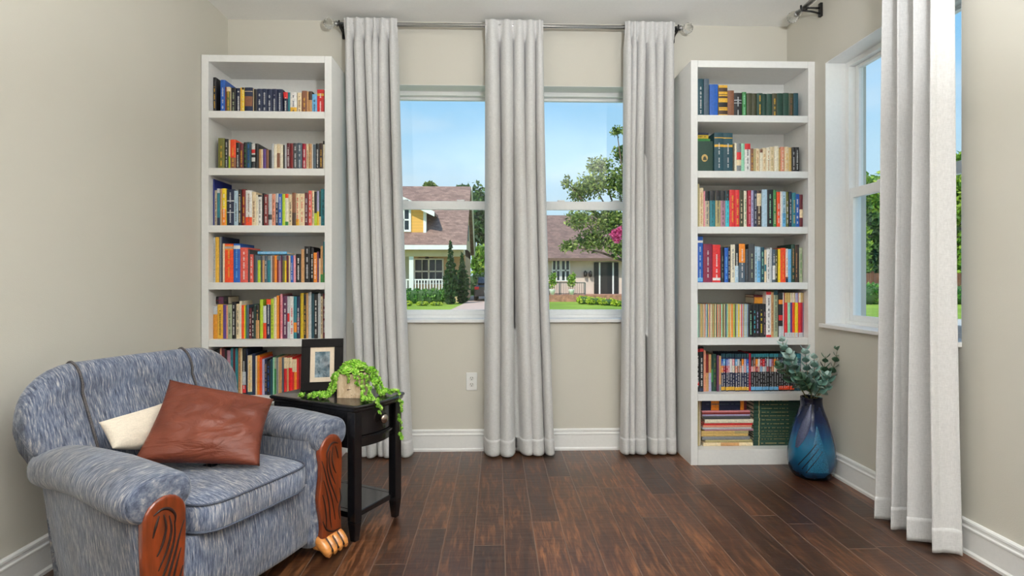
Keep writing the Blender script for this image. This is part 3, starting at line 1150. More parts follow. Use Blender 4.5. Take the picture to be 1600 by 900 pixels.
hb, hh, tt = 0.0575, 0.105, 0.008
pt = MB()
pt.box((-hb, -hb, 0), (hb, hb, 0.008))
pt.box((-hb, -hb, 0.008), (hb, -hb + tt, hh))
pt.box((-hb, hb - tt, 0.008), (hb, hb, hh))
pt.box((-hb, -hb + tt, 0.008), (-hb + tt, hb - tt, hh))
pt.box((hb - tt, -hb + tt, 0.008), (hb, hb - tt, hh))
pt.build('pot', birch(), pl, bevel=0.0015)
MB().box((-hb + tt, -hb + tt, 0.07), (hb - tt, hb - tt, 0.094)).build('soil', plain('dark_soil', (48, 36, 26), 0.95, 0.4, 120), pl)
LEAF = leaf_mat('fresh_green_leaf', (84, 150, 30), (146, 208, 56), (206, 238, 124), 0.35)
rn = random.Random(5)


def plump_leaf(m, p, d, up, s):
    """one thick oval leaf from p along d"""
    d = d.normalized()
    sd = d.cross(up)
    sd = sd.normalized() if sd.length > 1e-4 else d.orthogonal().normalized()
    nn = sd.cross(d).normalized()
    rows = []
    for i, (t, w, h) in enumerate(((0.0, 0.12, 0.05), (0.3, 0.42, 0.14), (0.65, 0.50, 0.16), (0.92, 0.28, 0.10), (1.0, 0.03, 0.02))):
        c = p + d * s * t + nn * s * 0.18 * t * t
        rows.append([c + sd * s * w * cos(2 * pi * j / 6) + nn * s * h * sin(2 * pi * j / 6) for j in range(6)])
    m.grid(rows, close_u=True)


def rosette(m, c, ax, s, n=6):
    ax = ax.normalized()
    o = ax.orthogonal().normalized()
    q = ax.cross(o)
    for ring, (tl, ms, nn) in enumerate(((0.25, 1.0, n), (0.95, 0.7, max(3, n - 2)))):
        ph = rn.random() * 6
        for i in range(nn):
            a = 2 * pi * i / nn + ph + rn.uniform(-0.2, 0.2)
            d = (o * cos(a) + q * sin(a)) + ax * tl
            plump_leaf(m, c + ax * 0.003 * ring, d, ax, s * ms * rn.uniform(0.85, 1.1))


cr = MB()
for i in range(52):
    a, r = rn.random() * 2 * pi, sqrt(rn.random())
    x, y = 0.062 * r * cos(a), 0.060 * r * sin(a)
    z = 0.103 + 0.046 * (1 - r * r) + rn.uniform(-0.008, 0.008)
    rosette(cr, Vector((x, y, z)), Vector((x * 9, y * 9, 1.0 - 0.4 * r)), rn.uniform(0.015, 0.023))
cr.build('foliage', LEAF, pl)
STEM = plain('thin_green_stem', (96, 130, 52), 0.6, 0.2, 60)


def trail(pts, s, step=0.010):
    """pts in the plant's own space"""
    P3 = [Vector(p) for p in pts]
    q = []
    for i in range(len(P3) - 1):
        p0, p1, p2, p3 = P3[max(0, i - 1)], P3[i], P3[i + 1], P3[min(len(P3) - 1, i + 2)]
        for k in range(8):
            t = k / 8
            q.append(0.5 * ((2 * p1) + (p2 - p0) * t + (2 * p0 - 5 * p1 + 4 * p2 - p3) * t * t + (3 * p1 - p0 - 3 * p2 + p3) * t ** 3))
    q.append(P3[-1])
    st = MB().tube(q, 0.0012, 6).build('trailing_stem', STEM, pl)
    lv = MB()
    acc = 0.0
    for i in range(1, len(q)):
        acc += (q[i] - q[i - 1]).length
        if acc > step:
            acc = 0
            d = (q[i] - q[i - 1]).normalized()
            j = Vector((rn.uniform(-1, 1), rn.uniform(-1, 1), rn.uniform(0.2, 1.0)))
            rosette(lv, q[i] + j * 0.004, j * 0.8 + d * 0.6, s * rn.uniform(0.95, 1.4), 5)
    lv.build('leaves', LEAF, st)


def world_to_plant(p):
    return Matrix.Rotation(-PROT, 4, 'Z') @ (Vector(p) - Vector((PP.x, PP.y, TZ)))


E = 0.007
trail([(-0.05, -0.03, 0.10), (-0.072, -0.05, 0.09), (-0.085, -0.055, 0.035), (-0.10, -0.058, 0.014), (-0.135, -0.062, 0.010), (-0.178, -0.058, 0.008), (-0.225, -0.05, 0.008)], 0.0125)
trail([(-0.05, 0.0, 0.10), (-0.075, -0.01, 0.095), (-0.085, -0.02, 0.05), (-0.105, -0.03, 0.016), (-0.14, -0.045, 0.012), (-0.165, -0.085, 0.010)], 0.013)
trail([(-0.04, -0.05, 0.10), (-0.06, -0.072, 0.085), (-0.072, -0.078, 0.03), (-0.085, -0.085, 0.012), (-0.11, -0.09, 0.010)], 0.012)
trail([(-0.01, -0.05, 0.105), (-0.01, -0.066, 0.10), (-0.008, -0.068, 0.065)], 0.009)
trail([(0.03, -0.05, 0.105), (0.03, -0.067, 0.10), (0.034, -0.068, 0.055)], 0.009)
trail([(0.045, -0.05, 0.105), (0.06, -0.066, 0.09), (0.064, -0.07, 0.03), (0.070, -0.085, 0.010), (0.082, -0.120, 0.006), (0.098, -0.160, 0.010)], 0.0115)
trail([(0.05, 0.0, 0.105), (0.075, 0.0, 0.10), (0.092, 0.0, 0.06), (0.105, 0.005, 0.018), (0.125, 0.0, 0.012), (0.150, -0.005, 0.012)], 0.0135)
trail([(0.05, 0.03, 0.105), (0.078, 0.03, 0.11), (0.098, 0.035, 0.07), (0.118, 0.04, 0.02), (0.150, 0.02, 0.014), (0.178, 0.002, 0.012)], 0.0125)
def over_edge(u, y):
    return world_to_plant((X(u, y), y, TZ))


e1 = world_to_plant((-0.443, 2.555, TZ))
trail([(0.05, 0.01, 0.105), (0.082, 0.01, 0.09), (0.11, 0.0, 0.02), (0.15, 0.005, 0.012), (e1.x - 0.02, e1.y, 0.012), (e1.x + 0.004, e1.y - 0.012, 0.004), (e1.x + 0.010, e1.y - 0.014, -0.05), (e1.x + 0.008, e1.y - 0.014, -0.12), (e1.x + 0.010, e1.y - 0.014, -0.205)], 0.0105, 0.013)
e2 = world_to_plant((-0.508, 2.395, TZ))
trail([(0.055, -0.03, 0.10), (0.076, -0.04, 0.06), (0.086, -0.06, 0.012), (e2.x - 0.022, e2.y + 0.012, 0.010), (e2.x + 0.004, e2.y - 0.006, 0.002), (e2.x + 0.012, e2.y - 0.010, -0.02), (e2.x + 0.020, e2.y - 0.008, -0.045)], 0.0105, 0.012)

# ------------------------------------------------------------------ blue glass vase and eucalyptus
VX, VY = 1.757, 3.055


def vase_glass():
    k = NT('blue_art_glass')
    tc = k.n('ShaderNodeTexCoord')
    sp = k.n('ShaderNodeSeparateXYZ')
    k.l(tc.outputs['Object'], sp.inputs[0])
    z = k.math('DIVIDE', sp.outputs[2], 0.45)
    nz = k.noise(k.coord('Object', (1, 1, 0.7), (0.5, 0.3, 0)), 9, 3, 0.55, 0.8)
    f = k.math('ADD', z, k.math('MULTIPLY', k.math('SUBTRACT', nz, 0.5), 0.30))
    c = k.ramp(f, [(0.02, rgb((10, 26, 46))), (0.18, rgb((16, 66, 98))), (0.40, rgb((22, 96, 130))), (0.58, rgb((16, 62, 106))), (0.74, rgb((16, 32, 66))), (0.95, rgb((13, 16, 34)))])
    bub = k.n('ShaderNodeTexVoronoi')
    bub.inputs['Scale'].default_value = 95
    k.l(tc.outputs['Object'], bub.inputs['Vector'])
    k.bsdf(c, 0.07, k.bump(bub.outputs['Distance'], 0.12, 0.003), Coat_Weight=0.15, Specular_IOR_Level=0.4)
    return k.m


VP = [(0.070, 0.0), (0.086, 0.004), (0.100, 0.016), (0.116, 0.045), (0.1235, 0.085), (0.1245, 0.125), (0.119, 0.175), (0.109, 0.225), (0.097, 0.275), (0.083, 0.325), (0.068, 0.365), (0.059, 0.395), (0.0565, 0.42), (0.057, 0.444)]


def vase_r(z):
    for (r0, z0), (r1, z1) in zip(VP, VP[1:]):
        if z0 <= z <= z1:
            return r0 + (r1 - r0) * (z - z0) / (z1 - z0)
    return VP[-1][0]


va = thing('vase', 'tall blue swirled glass vase on the floor beside the bookcase', 'vase', (VX, VY, 0))
vm = MB()
prof = []
for i in range(60):
    z = 0.444 * i / 59
    prof.append((vase_r(z), z))
prof += [(0.053, 0.444), (0.051, 0.40), (0.06, 0.35)]
vm.lathe(prof, 48, sy=0.92)
vm.build('body', vase_glass(), va)


def patch(pts_fn, nu, nv, off):
    rows = []
    for i in range(nu + 1):
        row = []
        for j in range(nv + 1):
            a, z = pts_fn(i / nu, j / nv)
            e = off * (sin(pi * i / nu) * sin(pi * min(1, max(0, j / nv)))) ** 0.4 + 0.0006
            r = vase_r(z) + e
            row.append((r * cos(a), r * sin(a) * 0.92, z))
        rows.append(row)
    return MB().grid(rows)


face = atan2(-VY, -VX)         # towards the viewer


def leaf1(u, v):
    w = 0.40 * sin(pi * (0.06 + 0.9 * v)) ** 0.8
    return face - 0.62 + 0.62 * v + (u - 0.5) * w * 1.4, 0.175 + 0.235 * v


patch(leaf1, 10, 24, 0.006).build('applied_glass_leaf', plain('smoky_mauve_glass', (58, 64, 92), 0.35, 0.25, 120, 0.3, Coat_Weight=0.1), va)


def leaf2(u, v):
    w = 0.95 * (1 - v) ** 0.9 + 0.04
    return face + 0.34 + 0.0 * v + (u - 0.5) * w, 0.055 + 0.245 * v


patch(leaf2, 12, 24, 0.004).build('applied_glass_leaf', plain('speckled_teal_glass', (26, 88, 118), 0.25, 0.4, 240, 0.6, Coat_Weight=0.15), va)
ln = MB()
for k in range(3):
    pts = []
    for i in range(16):
        t = i / 15
        a = face - 0.50 + 0.16 * k + (0.75 - 0.04 * k) * t
        z = 0.085 - 0.018 * k + 0.125 * t
        r = vase_r(z) + 0.003
        pts.append((r * cos(a), r * sin(a) * 0.92, z))
    ln.tube(pts, 0.0022, 6)
ln.build('dark_trail_lines', plain('navy_glass_thread', (10, 18, 34), 0.2, 0.1), va)

eu = thing('eucalyptus_bunch', 'eucalyptus sprigs standing in the tall blue glass vase', 'plant', (VX, VY, 0.40))
EUL = leaf_mat('eucalyptus_leaf', (60, 100, 84), (128, 170, 158), (206, 226, 220), 0.4)
EUD = leaf_mat('dark_eucalyptus_leaf', (36, 62, 44), (66, 100, 74), (120, 152, 126), 0.4)
EUS = plain('olive_twig', (104, 98, 58), 0.7, 0.2, 60)


def sprig(tip, bend, n, s, lm, base=(0, 0, 0.03)):
    b0, t0 = Vector(base), Vector(tip)
    pts = []
    for i in range(15):
        t = i / 14
        pts.append(b0.lerp(t0, t) + Vector(bend) * sin(pi * t))
    st = MB().tube(pts, [0.0026 - 0.0016 * i / 14 for i in range(15)], 6).build('sprig', EUS, eu)
    lv = MB()
    for i in range(n):
        t = 0.22 + 0.78 * (i + 0.5) / n
        k = t * 14
        a = int(min(13, k))
        p = pts[a].lerp(pts[a + 1], k - a)
        d = (pts[a + 1] - pts[a]).normalized()
        o = d.orthogonal().normalized()
        q = d.cross(o)
        ph = i * 1.57 + rn.random() * 0.6
        sz = 1.12 * s * (1.15 - 0.5 * t) * rn.uniform(0.8, 1.15)
        for sgn in (0, pi):
            dd = (o * cos(ph + sgn) + q * sin(ph + sgn)) * 0.9 + d * 0.55 + Vector((0, 0, 0.15))
            dd = dd.normalized()
            sd = dd.cross(d).normalized()
            nn = sd.cross(dd)
            rows = []
            for (tt_, w) in ((0.0, 0.05), (0.15, 0.08), (0.3, 0.34), (0.55, 0.46), (0.8, 0.34), (0.95, 0.12), (1.0, 0.02)):
                c = p + dd * sz * tt_ + nn * sz * 0.25 * tt_ * tt_
                rows.append([c - sd * sz * w, c + nn * sz * 0.06, c + sd * sz * w])
            lv.grid(rows)
    lv.build('leaves', lm, st, solid=0.0006)


def eu_tip(u, v, y):
    x = X(u, y)
    return Vector((x - VX, y - VY, Z(v, x, y) - 0.40))


for (u, v, y, bend, n, s, lm) in (
        (1222, 531, 3.02, (-0.03, 0, 0.03), 9, 0.052, EUL),
        (1232, 552, 2.96, (-0.02, -0.01, 0.03), 9, 0.056, EUL),
        (1217, 571, 3.00, (-0.04, 0, 0.05), 7, 0.050, EUD),
        (1258, 545, 3.04, (-0.01, 0, 0.01), 10, 0.050, EUL),
        (1272, 558, 3.00, (0.0, -0.02, 0.0), 9, 0.054, EUL),
        (1309, 543, 3.04, (0.03, 0, -0.02), 9, 0.040, EUD),
        (1290, 556, 3.06, (0.015, 0, 0.0), 8, 0.044, EUD),
        (1292, 585, 2.96, (0.02, -0.02, 0.02), 6, 0.056, EUL),
        (1250, 590, 2.94, (-0.01, -0.03, 0.03), 6, 0.056, EUD),
        (1283, 600, 2.93, (0.0, -0.03, 0.02), 4, 0.058, EUL)):
    sprig(eu_tip(u, v, y), bend, n, s, lm, (rn.uniform(-0.02, 0.02), rn.uniform(-0.02, 0.02), 0.0))
# ------------------------------------------------------------------ books
PAL = {
    'black': (30, 29, 31), 'dark grey': (66, 68, 72), 'grey': (124, 126, 128), 'pale grey': (190, 194, 198), 'white': (232, 230, 226),
    'ivory': (236, 226, 202), 'cream': (230, 210, 172), 'beige': (196, 182, 154), 'khaki': (172, 158, 110), 'tan': (196, 148, 98),
    'brown': (132, 86, 62), 'dark brown': (70, 50, 40), 'gold': (222, 172, 56), 'mustard': (206, 174, 40), 'yellow': (246, 206, 40),
    'orange': (236, 138, 40), 'orange red': (232, 76, 32), 'coral': (216, 88, 74), 'red': (212, 44, 46), 'bright red': (230, 30, 36),
    'crimson': (168, 24, 48), 'dark red': (128, 34, 34), 'maroon': (98, 28, 38), 'burgundy': (128, 34, 66), 'pink': (226, 150, 160),
    'salmon': (222, 150, 122), 'mauve': (170, 124, 140), 'plum': (98, 52, 84), 'purple': (88, 60, 130), 'lavender': (178, 172, 208),
    'navy': (30, 40, 70), 'blue': (36, 92, 178), 'royal blue': (30, 44, 130), 'sky blue': (112, 178, 222), 'pale blue': (178, 204, 220),
    'slate': (76, 92, 106), 'teal': (38, 120, 132), 'dark teal': (30, 72, 84), 'turquoise': (60, 186, 200), 'mint': (150, 208, 176),
    'green': (60, 134, 70), 'dark green': (34, 68, 56), 'olive': (110, 110, 50), 'dark olive': (70, 70, 48), 'lime': (182, 206, 50),
    'sage': (164, 172, 140), 'silver': (206, 208, 210), 'straw': (206, 172, 104), 'ochre': (212, 142, 40),
}
BOOKM = {}


def bookm(c):
    if c not in BOOKM:
        BOOKM[c] = plain(c.replace(' ', '_') + '_book_cloth', PAL[c], 0.48, 0.09, 90, 0.04)
    return BOOKM[c]


PAGES = plain('cream_paper_pages', (226, 214, 190), 0.85, 0.08, 300, 0.1, (1, 1, 1))
BR = random.Random(12)


def spine_arc(w, bulge, n=6):
    return [(-w / 2 + w * i / n, -bulge * sin(pi * i / n) ** 0.8) for i in range(n + 1)]


def make_book(name, w, h, d, col, tcol, bands, seed, flat=False):
    """an upright book: spine towards -y, origin in the middle of the foot of the spine"""
    r = random.Random(seed)
    bulge = min(0.0025, 0.14 * w)
    t = min(0.0022, w * 0.16)
    arc = spine_arc(w, bulge)
    inner = [(x * (1 - 2 * t / w), t) for x, y in arc]
    outer = [(-w / 2, d)] + arc + [(w / 2, d)]
    inn = [(-w / 2 + t, d)] + inner + [(w / 2 - t, d)]
    n = len(outer)
    m = MB()
    vs = [(x, y, 0) for x, y in outer] + [(x, y, h) for x, y in outer] + [(x, y, 0) for x, y in inn] + [(x, y, h) for x, y in inn]
    fs = []
    for i in range(n - 1):
        fs.append((i, i + 1, n + i + 1, n + i))
        fs.append((2 * n + i + 1, 2 * n + i, 3 * n + i, 3 * n + i + 1))
        fs.append((n + i, n + i + 1, 3 * n + i + 1, 3 * n + i))
        fs.append((i + 1, i, 2 * n + i, 2 * n + i + 1))
    for a in (0, n - 1):
        q = (a, n + a, 3 * n + a, 2 * n + a)
        fs.append(q if a == 0 else q[::-1])
    m.add(vs, fs)
    o = m.build(name, bookm(col))
    g = min(0.003, h * 0.015) if h > 0.2 else 0.001
    MB().box((-w / 2 + t + 0.0001, t + 0.0004, g), (w / 2 - t - 0.0001, d - 0.003, h - g)).build('page_block', PAGES, o)
    for (f0, f1, bc) in bands:
        z1, z0 = h * (1 - f0), h * (1 - f1)
        a2 = [(x * 1.0, y - 0.0004) for x, y in arc]
        b = MB()
        rows = [[(x, y, z) for x, y in a2] for z in (z0, z1)]
        b.grid(rows, smooth=False)
        b.build('spine_band', bookm(bc), o)
    if tcol:
        cs = min(0.0095, w * 0.40) if name != 'encyclopedia_volume' else w * 0.26
        if cs > 0.002:
            q = MB()
            z = h * r.uniform(0.08, 0.14)
            end = h * r.uniform(0.72, 0.92)
            if name == 'encyclopedia_volume':
                z, end = h * 0.16, h * 0.74
            yy = -bulge - 0.0009
            gap = 0
            while z < end:
                ln_ = cs * r.uniform(0.35, 0.75)
                gap += 1
                if r.random() < 0.16 and gap > 3:
                    z += cs * r.uniform(0.6, 2.2)
                    gap = 0
                    continue
                wc = cs / 2 * r.uniform(0.6, 1.0)
                q.add([(-wc, yy, z), (wc, yy, z), (wc, yy, z + ln_ * 0.62), (-wc, yy, z + ln_ * 0.62)], [(0, 1, 2, 3)])
                z += ln_
            if len(q.f) > 4:
                q.build('spine_lettering', bookm(tcol), o)
    return o


_ONES = 'zeroth first second third fourth fifth sixth seventh eighth ninth tenth eleventh twelfth thirteenth fourteenth fifteenth sixteenth seventeenth eighteenth nineteenth'.split()
ORD = _ONES[1:]
for tens, tord in (('twenty', 'twentieth'), ('thirty', 'thirtieth'), ('forty', 'fortieth')):
    ORD += [tord] + [tens + '-' + q for q in _ONES[1:10]]
SHELF = {6: 'top', 5: 'second', 4: 'third', 3: 'fourth', 2: 'fifth', 1: 'sixth', 0: 'bottom'}
LX_IN0, LX_IN1 = LX0 + 0.0425, LX0 + BC_W - 0.0425
RX_IN0, RX_IN1 = RX1 - BC_W + 0.0425, RX1 - 0.0425


def parse(txt):
    """one book per item: left right top colour [/lettering] [|from-to colour ...] [*depth] [~kind]"""
    out = []
    for it in txt.strip().split(';'):
        it = it.strip()
        if not it:
            continue
        kind, depth, bands, tcol = 'book', None, [], None
        if '~' in it:
            it, kind = [s.strip() for s in it.split('~')]
        if '*' in it:
            it, dd = it.split('*')
            depth = float(dd)
        if '|' in it:
            parts = it.split('|')
            it = parts[0]
            for p in parts[1:]:
                rng, bc = p.strip().split(' ', 1)
                a, b = rng.split('-')
                bands.append((float(a) / 100, float(b) / 100, bc.strip()))
        if '/' in it:
            it, tcol = [s.strip() for s in it.split('/')]
        a, b, c, col = it.strip().split(' ', 3)
        out.append(dict(a=float(a), b=float(b), top=float(c), col=col.strip(), tcol=tcol, bands=bands, depth=depth, kind=kind))
    return out


def fill(side, lev, uv, scale, txt, ys=0.052, groupname=None):
    """stand a row of books on a shelf; uv and scale: the row's measured origin"""
    case = {'L': 'bookcase behind the armchair', 'R': 'bookcase beside the vase'}[side]
    i0, i1 = (LX_IN0, LX_IN1) if side == 'L' else (RX_IN0, RX_IN1)
    y = BC_F + ys
    zs = SHZ[lev]
    rows = parse(txt)
    prev = i0
    made = []
    for k, b in enumerate(rows):
        x0 = max(prev + 0.0004, X(uv[0] + b['a'] / scale, y))
        x1 = min(i1 - 0.0004, X(uv[0] + b['b'] / scale, y))
        if x1 - x0 < 0.003:
            x1 = min(i1 - 0.0004, x0 + 0.006)
        prev = x1
        zt = Z(uv[1] + b['top'] / scale, (x0 + x1) / 2, y)
        h = max(0.08, min(zt - zs, 0.284))
        d = b['depth'] or (0.125 if h < 0.19 else 0.15) + BR.uniform(-0.012, 0.012)
        jy = BR.uniform(-0.004, 0.006)
        o = make_book(b['kind'], x1 - x0, h, min(d, 0.276 - ys - jy), b['col'], b['tcol'], b['bands'], BR.random() * 1e6)
        o.location = ((x0 + x1) / 2, y + jy, zs + 0.0004)
        b.update(o=o, w=x1 - x0, h=h)
        made.append(b)
    # labels
    n = len(made)

    def desc(b):
        size = []
        if b['w'] > 0.034:
            size.append('thick')
        elif b['w'] < 0.0135:
            size.append('thin')
        if b['h'] > 0.25:
            size.append('tall')
        s = ' '.join(size + [b['col'], b['kind'].replace('_', ' ')])
        if b['bands']:
            s += ' with ' + b['bands'][0][2] + ' band'
        elif b['tcol']:
            s += ' with ' + b['tcol'] + ' lettering'
        return s
    cols = [b['col'] for b in made]
    for k, b in enumerate(made):
        nth = (ORD[k] + ' from left') if k <= n / 2 else (ORD[n - 1 - k] + ' from right')
        place = '%s shelf of %s' % (SHELF[lev], case)
        pair = [(cols[i - 1], cols[i]) for i in range(1, n)]
        if cols.count(b['col']) == 1:
            lab = 'only %s, %s' % (desc(b), place)
            if b['col'] in ('black',):
                lab = '%s, %s, %s' % (desc(b), nth, place)
        elif k and pair.count((cols[k - 1], cols[k])) == 1 and cols[k - 1] != cols[k]:
            lab = '%s right of %s one, %s' % (desc(b), cols[k - 1], place)
        else:
            lab = '%s, %s, %s' % (desc(b), nth, place)
        for a_ in ('thick ', 'thin ', 'tall '):
            if len(lab.split()) > 16:
                lab = lab.replace(a_, '', 1)
        if len(lab.split()) > 16 and (b['bands'] or b['tcol']):
            i0_ = lab.index(' with ')
            i1_ = lab.index(' band', i0_) + 5 if b['bands'] else lab.index(' lettering', i0_) + 10
            lab = lab[:i0_] + lab[i1_:]
        tag(b['o'], lab, b['kind'].split('_')[-1] if b['kind'] != 'encyclopedia_volume' else 'book', groupname or ('books on the %s shelf of the %s' % (SHELF[lev], case)))
    return made


def lying(kind, x0, x1, y, z, t, d, col, tcol, bands, label, group, seed=1):
    """a book lying flat with its spine to the room"""
    o = make_book(kind, t, x1 - x0, d, col, tcol, bands, seed)
    o.rotation_euler = (0, pi / 2, 0)
    o.location = (x0, y, z + t / 2)
    tag(o, label, 'book' if kind != 'magazine' else 'magazine', group)
    return o


# --- bookcase behind the armchair
fill('L', 6, (310, 80), 6.957, '''140 192 285 black /gold *.21; 238 290 312 blue /silver *.21; 290 303 388 maroon; 303 345 388 olive /gold |0-17 cream; 345 358 400 cream; 358 410 400 black /sage;
410 455 400 navy /white; 455 478 398 gold; 478 500 398 yellow /white |0-9 black; 500 588 395 navy |14-16 cream |34-72 brown |90-92 silver; 590 605 405 cream; 605 640 415 black; 640 695 412 navy /silver; 695 748 412 navy /silver;
748 800 412 navy /silver; 800 855 412 navy /silver; 855 912 412 navy /silver *.17; 925 970 445 navy /white |0-30 red; 972 1000 448 teal; 1000 1070 450 white /navy |70-100 gold; 1075 1118 450 cream /brown; 1122 1180 430 brown /gold;
1180 1195 440 tan; 1192 1235 435 dark brown |38-100 tan; 1238 1290 470 sky blue /navy; 1292 1366 420 red /white |16-26 gold''')
fill('L', 5, (320, 205), 8, '''172 250 90 olive /gold; 255 292 98 black /silver; 297 320 110 cream |55-100 lime; 322 390 108 orange red /gold |60-100 brown *.17; 392 440 145 black /silver; 440 487 155 maroon /gold; 487 527 140 black /green;
527 578 140 dark teal /blue; 580 632 155 white |22-36 red |42-52 black |68-92 dark grey; 634 672 158 black *.21; 672 702 222 tan; 702 728 225 cream; 728 768 225 purple; 768 800 232 brown; 800 832 235 black; 832 865 158 pale grey;
865 900 165 ivory; 900 940 160 cream |35-90 brown; 940 975 165 ivory; 975 995 170 black; 995 1022 165 pale grey; 1025 1065 150 maroon /white; 1065 1105 150 dark red; 1105 1160 150 dark grey /silver; 1160 1218 150 slate /silver;
1218 1265 155 crimson /white; 1268 1300 160 cream /brown; 1300 1335 160 tan /brown; 1335 1352 165 white; 1352 1385 165 slate; 1385 1430 155 black /white; 1430 1478 152 dark brown /gold; 1480 1503 125 cream |0-12 black |13-100 ivory''')
fill('L', 4, (320, 275), 8, '''68 92 40 royal blue *.215; 95 156 178 beige /brown; 158 192 160 teal |0-12 pale grey |78-100 navy; 195 217 160 tan; 218 268 158 yellow /white |55-100 orange; 270 362 165 navy /silver |30-33 silver |62-64 silver *.20;
368 418 185 pale blue /dark grey; 420 460 170 black /cream; 460 508 165 dark red /gold; 510 588 180 white /brown |75-100 orange red; 590 640 200 cream /brown; 640 665 235 ivory; 668 712 238 white /black |0-6 black; 715 742 215 black;
742 790 235 dark red /white; 795 842 225 pale grey |64-80 dark grey; 842 885 225 salmon /brown; 885 922 218 navy /silver |0-28 pale grey; 922 965 225 blue /white; 968 1005 225 lime; 1005 1046 225 ivory |0-13 orange red |86-100 green;
1048 1090 230 cream /black; 1092 1138 210 brown |60-100 dark brown; 1140 1180 222 cream /red |78-100 gold; 1180 1250 222 cream /coral; 1250 1292 210 maroon /silver; 1295 1335 185 coral /white; 1335 1365 180 cream /black; 1367 1398 195 black |62-100 lime;
1398 1425 185 lavender |58-100 yellow; 1425 1453 190 dark green |72-100 cream; 1455 1510 165 teal /dark teal''')
fill('L', 3, (320, 360), 8, '''88 130 85 pale grey /grey; 135 178 85 gold; 180 205 80 grey; 206 220 78 navy *.215; 222 245 165 cream; 247 352 168 orange red /gold |4-16 orange |7-13 white *.16; 358 440 165 blue /sky blue |5-14 white *.19; 442 538 215 coral /white *.17;
540 563 240 dark grey *.18~magazine; 565 605 300 coral /white~magazine; 605 630 300 dark grey~magazine; 630 658 310 slate~magazine; 660 698 312 lime |0-18 slate~magazine; 700 722 318 dark grey~magazine; 722 748 312 tan |0-18 grey~magazine; 748 780 318 slate /white~magazine;
780 820 312 teal |0-18 grey~magazine; 820 842 315 pale grey~magazine; 845 872 318 brown~magazine; 872 900 312 orange~magazine; 900 925 318 dark red |0-15 grey~magazine; 925 950 312 mauve |0-20 slate~magazine; 950 972 318 plum~magazine; 972 998 315 olive |0-18 slate~magazine;
998 1022 318 yellow |0-18 grey~magazine; 1022 1043 315 maroon~magazine; 1045 1070 314 cream; 1072 1106 315 blue /white; 1108 1135 315 pink; 1140 1200 295 black /white; 1205 1245 235 tan; 1248 1318 200 black /silver *.17; 1320 1360 215 black /white; 1362 1404 280 orange /white;
1405 1425 265 plum; 1425 1445 350 cream; 1447 1478 195 tan |78-100 green; 1480 1506 140 teal |76-100 green''')
fill('L', 2, (320, 450), 8, '''85 158 228 ochre |0-25 pale grey; 162 228 207 gold /dark brown; 230 268 210 purple; 268 290 215 salmon; 290 342 207 sage /dark grey; 342 388 178 black /white; 390 432 200 cream /dark grey; 432 460 165 ivory; 460 488 215 orange red; 488 505 215 yellow;
505 520 220 green; 520 548 210 slate; 550 582 250 maroon /white; 582 618 240 black /white; 618 638 210 dark green; 638 682 215 black /tan |45-100 tan; 685 722 145 lime; 726 768 225 white |52-100 orange red; 770 824 140 navy /silver |0-14 orange red; 825 862 135 lime /olive;
865 900 115 cream; 900 928 95 orange; 930 945 100 dark red; 946 970 75 pink /red; 972 1030 100 plum /white; 1032 1060 105 pale grey |40-60 red; 1060 1110 105 white /red; 1110 1150 105 teal |62-85 orange; 1152 1190 105 navy /white |50-80 plum; 1192 1235 65 mustard; 1236 1268 80 black /gold;
1268 1290 70 tan; 1290 1328 52 pale grey; 1330 1365 70 dark teal; 1367 1410 75 black /white; 1412 1445 70 pale grey; 1447 1475 105 cream /dark grey; 1477 1512 70 maroon /pale grey''')
fill('L', 1, (320, 530), 8, '''85 128 140 black /silver; 130 188 130 black; 190 212 110 salmon; 212 250 115 maroon; 250 272 120 black; 273 315 140 mauve; 318 355 112 teal /dark teal; 355 380 115 maroon; 382 412 112 teal; 415 448 112 tan /brown; 450 470 112 cream; 472 516 115 black /white |50-78 pale grey |79-95 red;
518 534 120 navy *.21; 535 592 205 cream /gold |92-100 dark teal; 592 632 180 navy *.17; 632 650 210 cream; 650 685 205 orange /gold *.18; 685 715 230 orange red; 718 745 250 lavender; 745 778 255 navy /tan *.17; 778 820 270 black /blue; 820 845 250 dark teal; 848 868 230 mint; 868 895 230 green |0-30 sage;
895 915 230 grey; 915 928 230 cream; 928 962 225 tan; 962 984 235 slate; 985 1025 230 red |0-30 cream *.16; 1025 1047 235 tan |0-28 cream; 1048 1090 230 bright red |0-28 cream *.16; 1092 1115 250 red |0-36 cream; 1115 1150 250 orange |0-36 cream; 1150 1172 240 red; 1173 1200 235 dark red''')
CASE_L, CASE_R = 'bookcase behind the armchair', 'bookcase beside the vase'


def sx(uv, c, y):
    return X(uv + c / 8.0, y)


# a light blue book lying across the thin magazines, and a black one on the fifth shelf
y0 = BC_F + 0.058
zt = lambda v, x: Z(v, x, y0)
xx0, xx1 = sx(320, 662, y0), sx(320, 1028, y0)
zmag = max((o.location.z + max(v.co.z for v in o.data.vertices)) for o in COL.objects if o.get('category') == 'magazine' and xx0 - 0.02 < o.location.x < xx1 + 0.02 and 1.0 < o.location.z < 1.2)
lying('book', xx0, xx1, y0, zmag + 0.0006, 0.016, 0.13, 'sky blue', 'pale blue', [], 'light blue book lying flat on the thin magazines, fourth shelf of %s' % CASE_L, 'books on the fourth shelf of the ' + CASE_L, 5)
xa_, xb_ = sx(320, 105, y0 + 0.03), sx(320, 292, y0 + 0.03)
zz = max((o.location.z + max(v.co.z for v in o.data.vertices)) for o in COL.objects if o.get('category') == 'book' and xa_ - 0.012 < o.location.x < xb_ + 0.01 and 0.74 < o.location.z < 0.76)
lying('book', xa_, xb_, y0 + 0.03, zz + 0.0006, 0.044, 0.14, 'black', 'maroon', [(0.30, 0.62, 'plum')], 'thick black book lying flat on the yellow books, fifth shelf of %s' % CASE_L, 'books on the fifth shelf of the ' + CASE_L, 6)

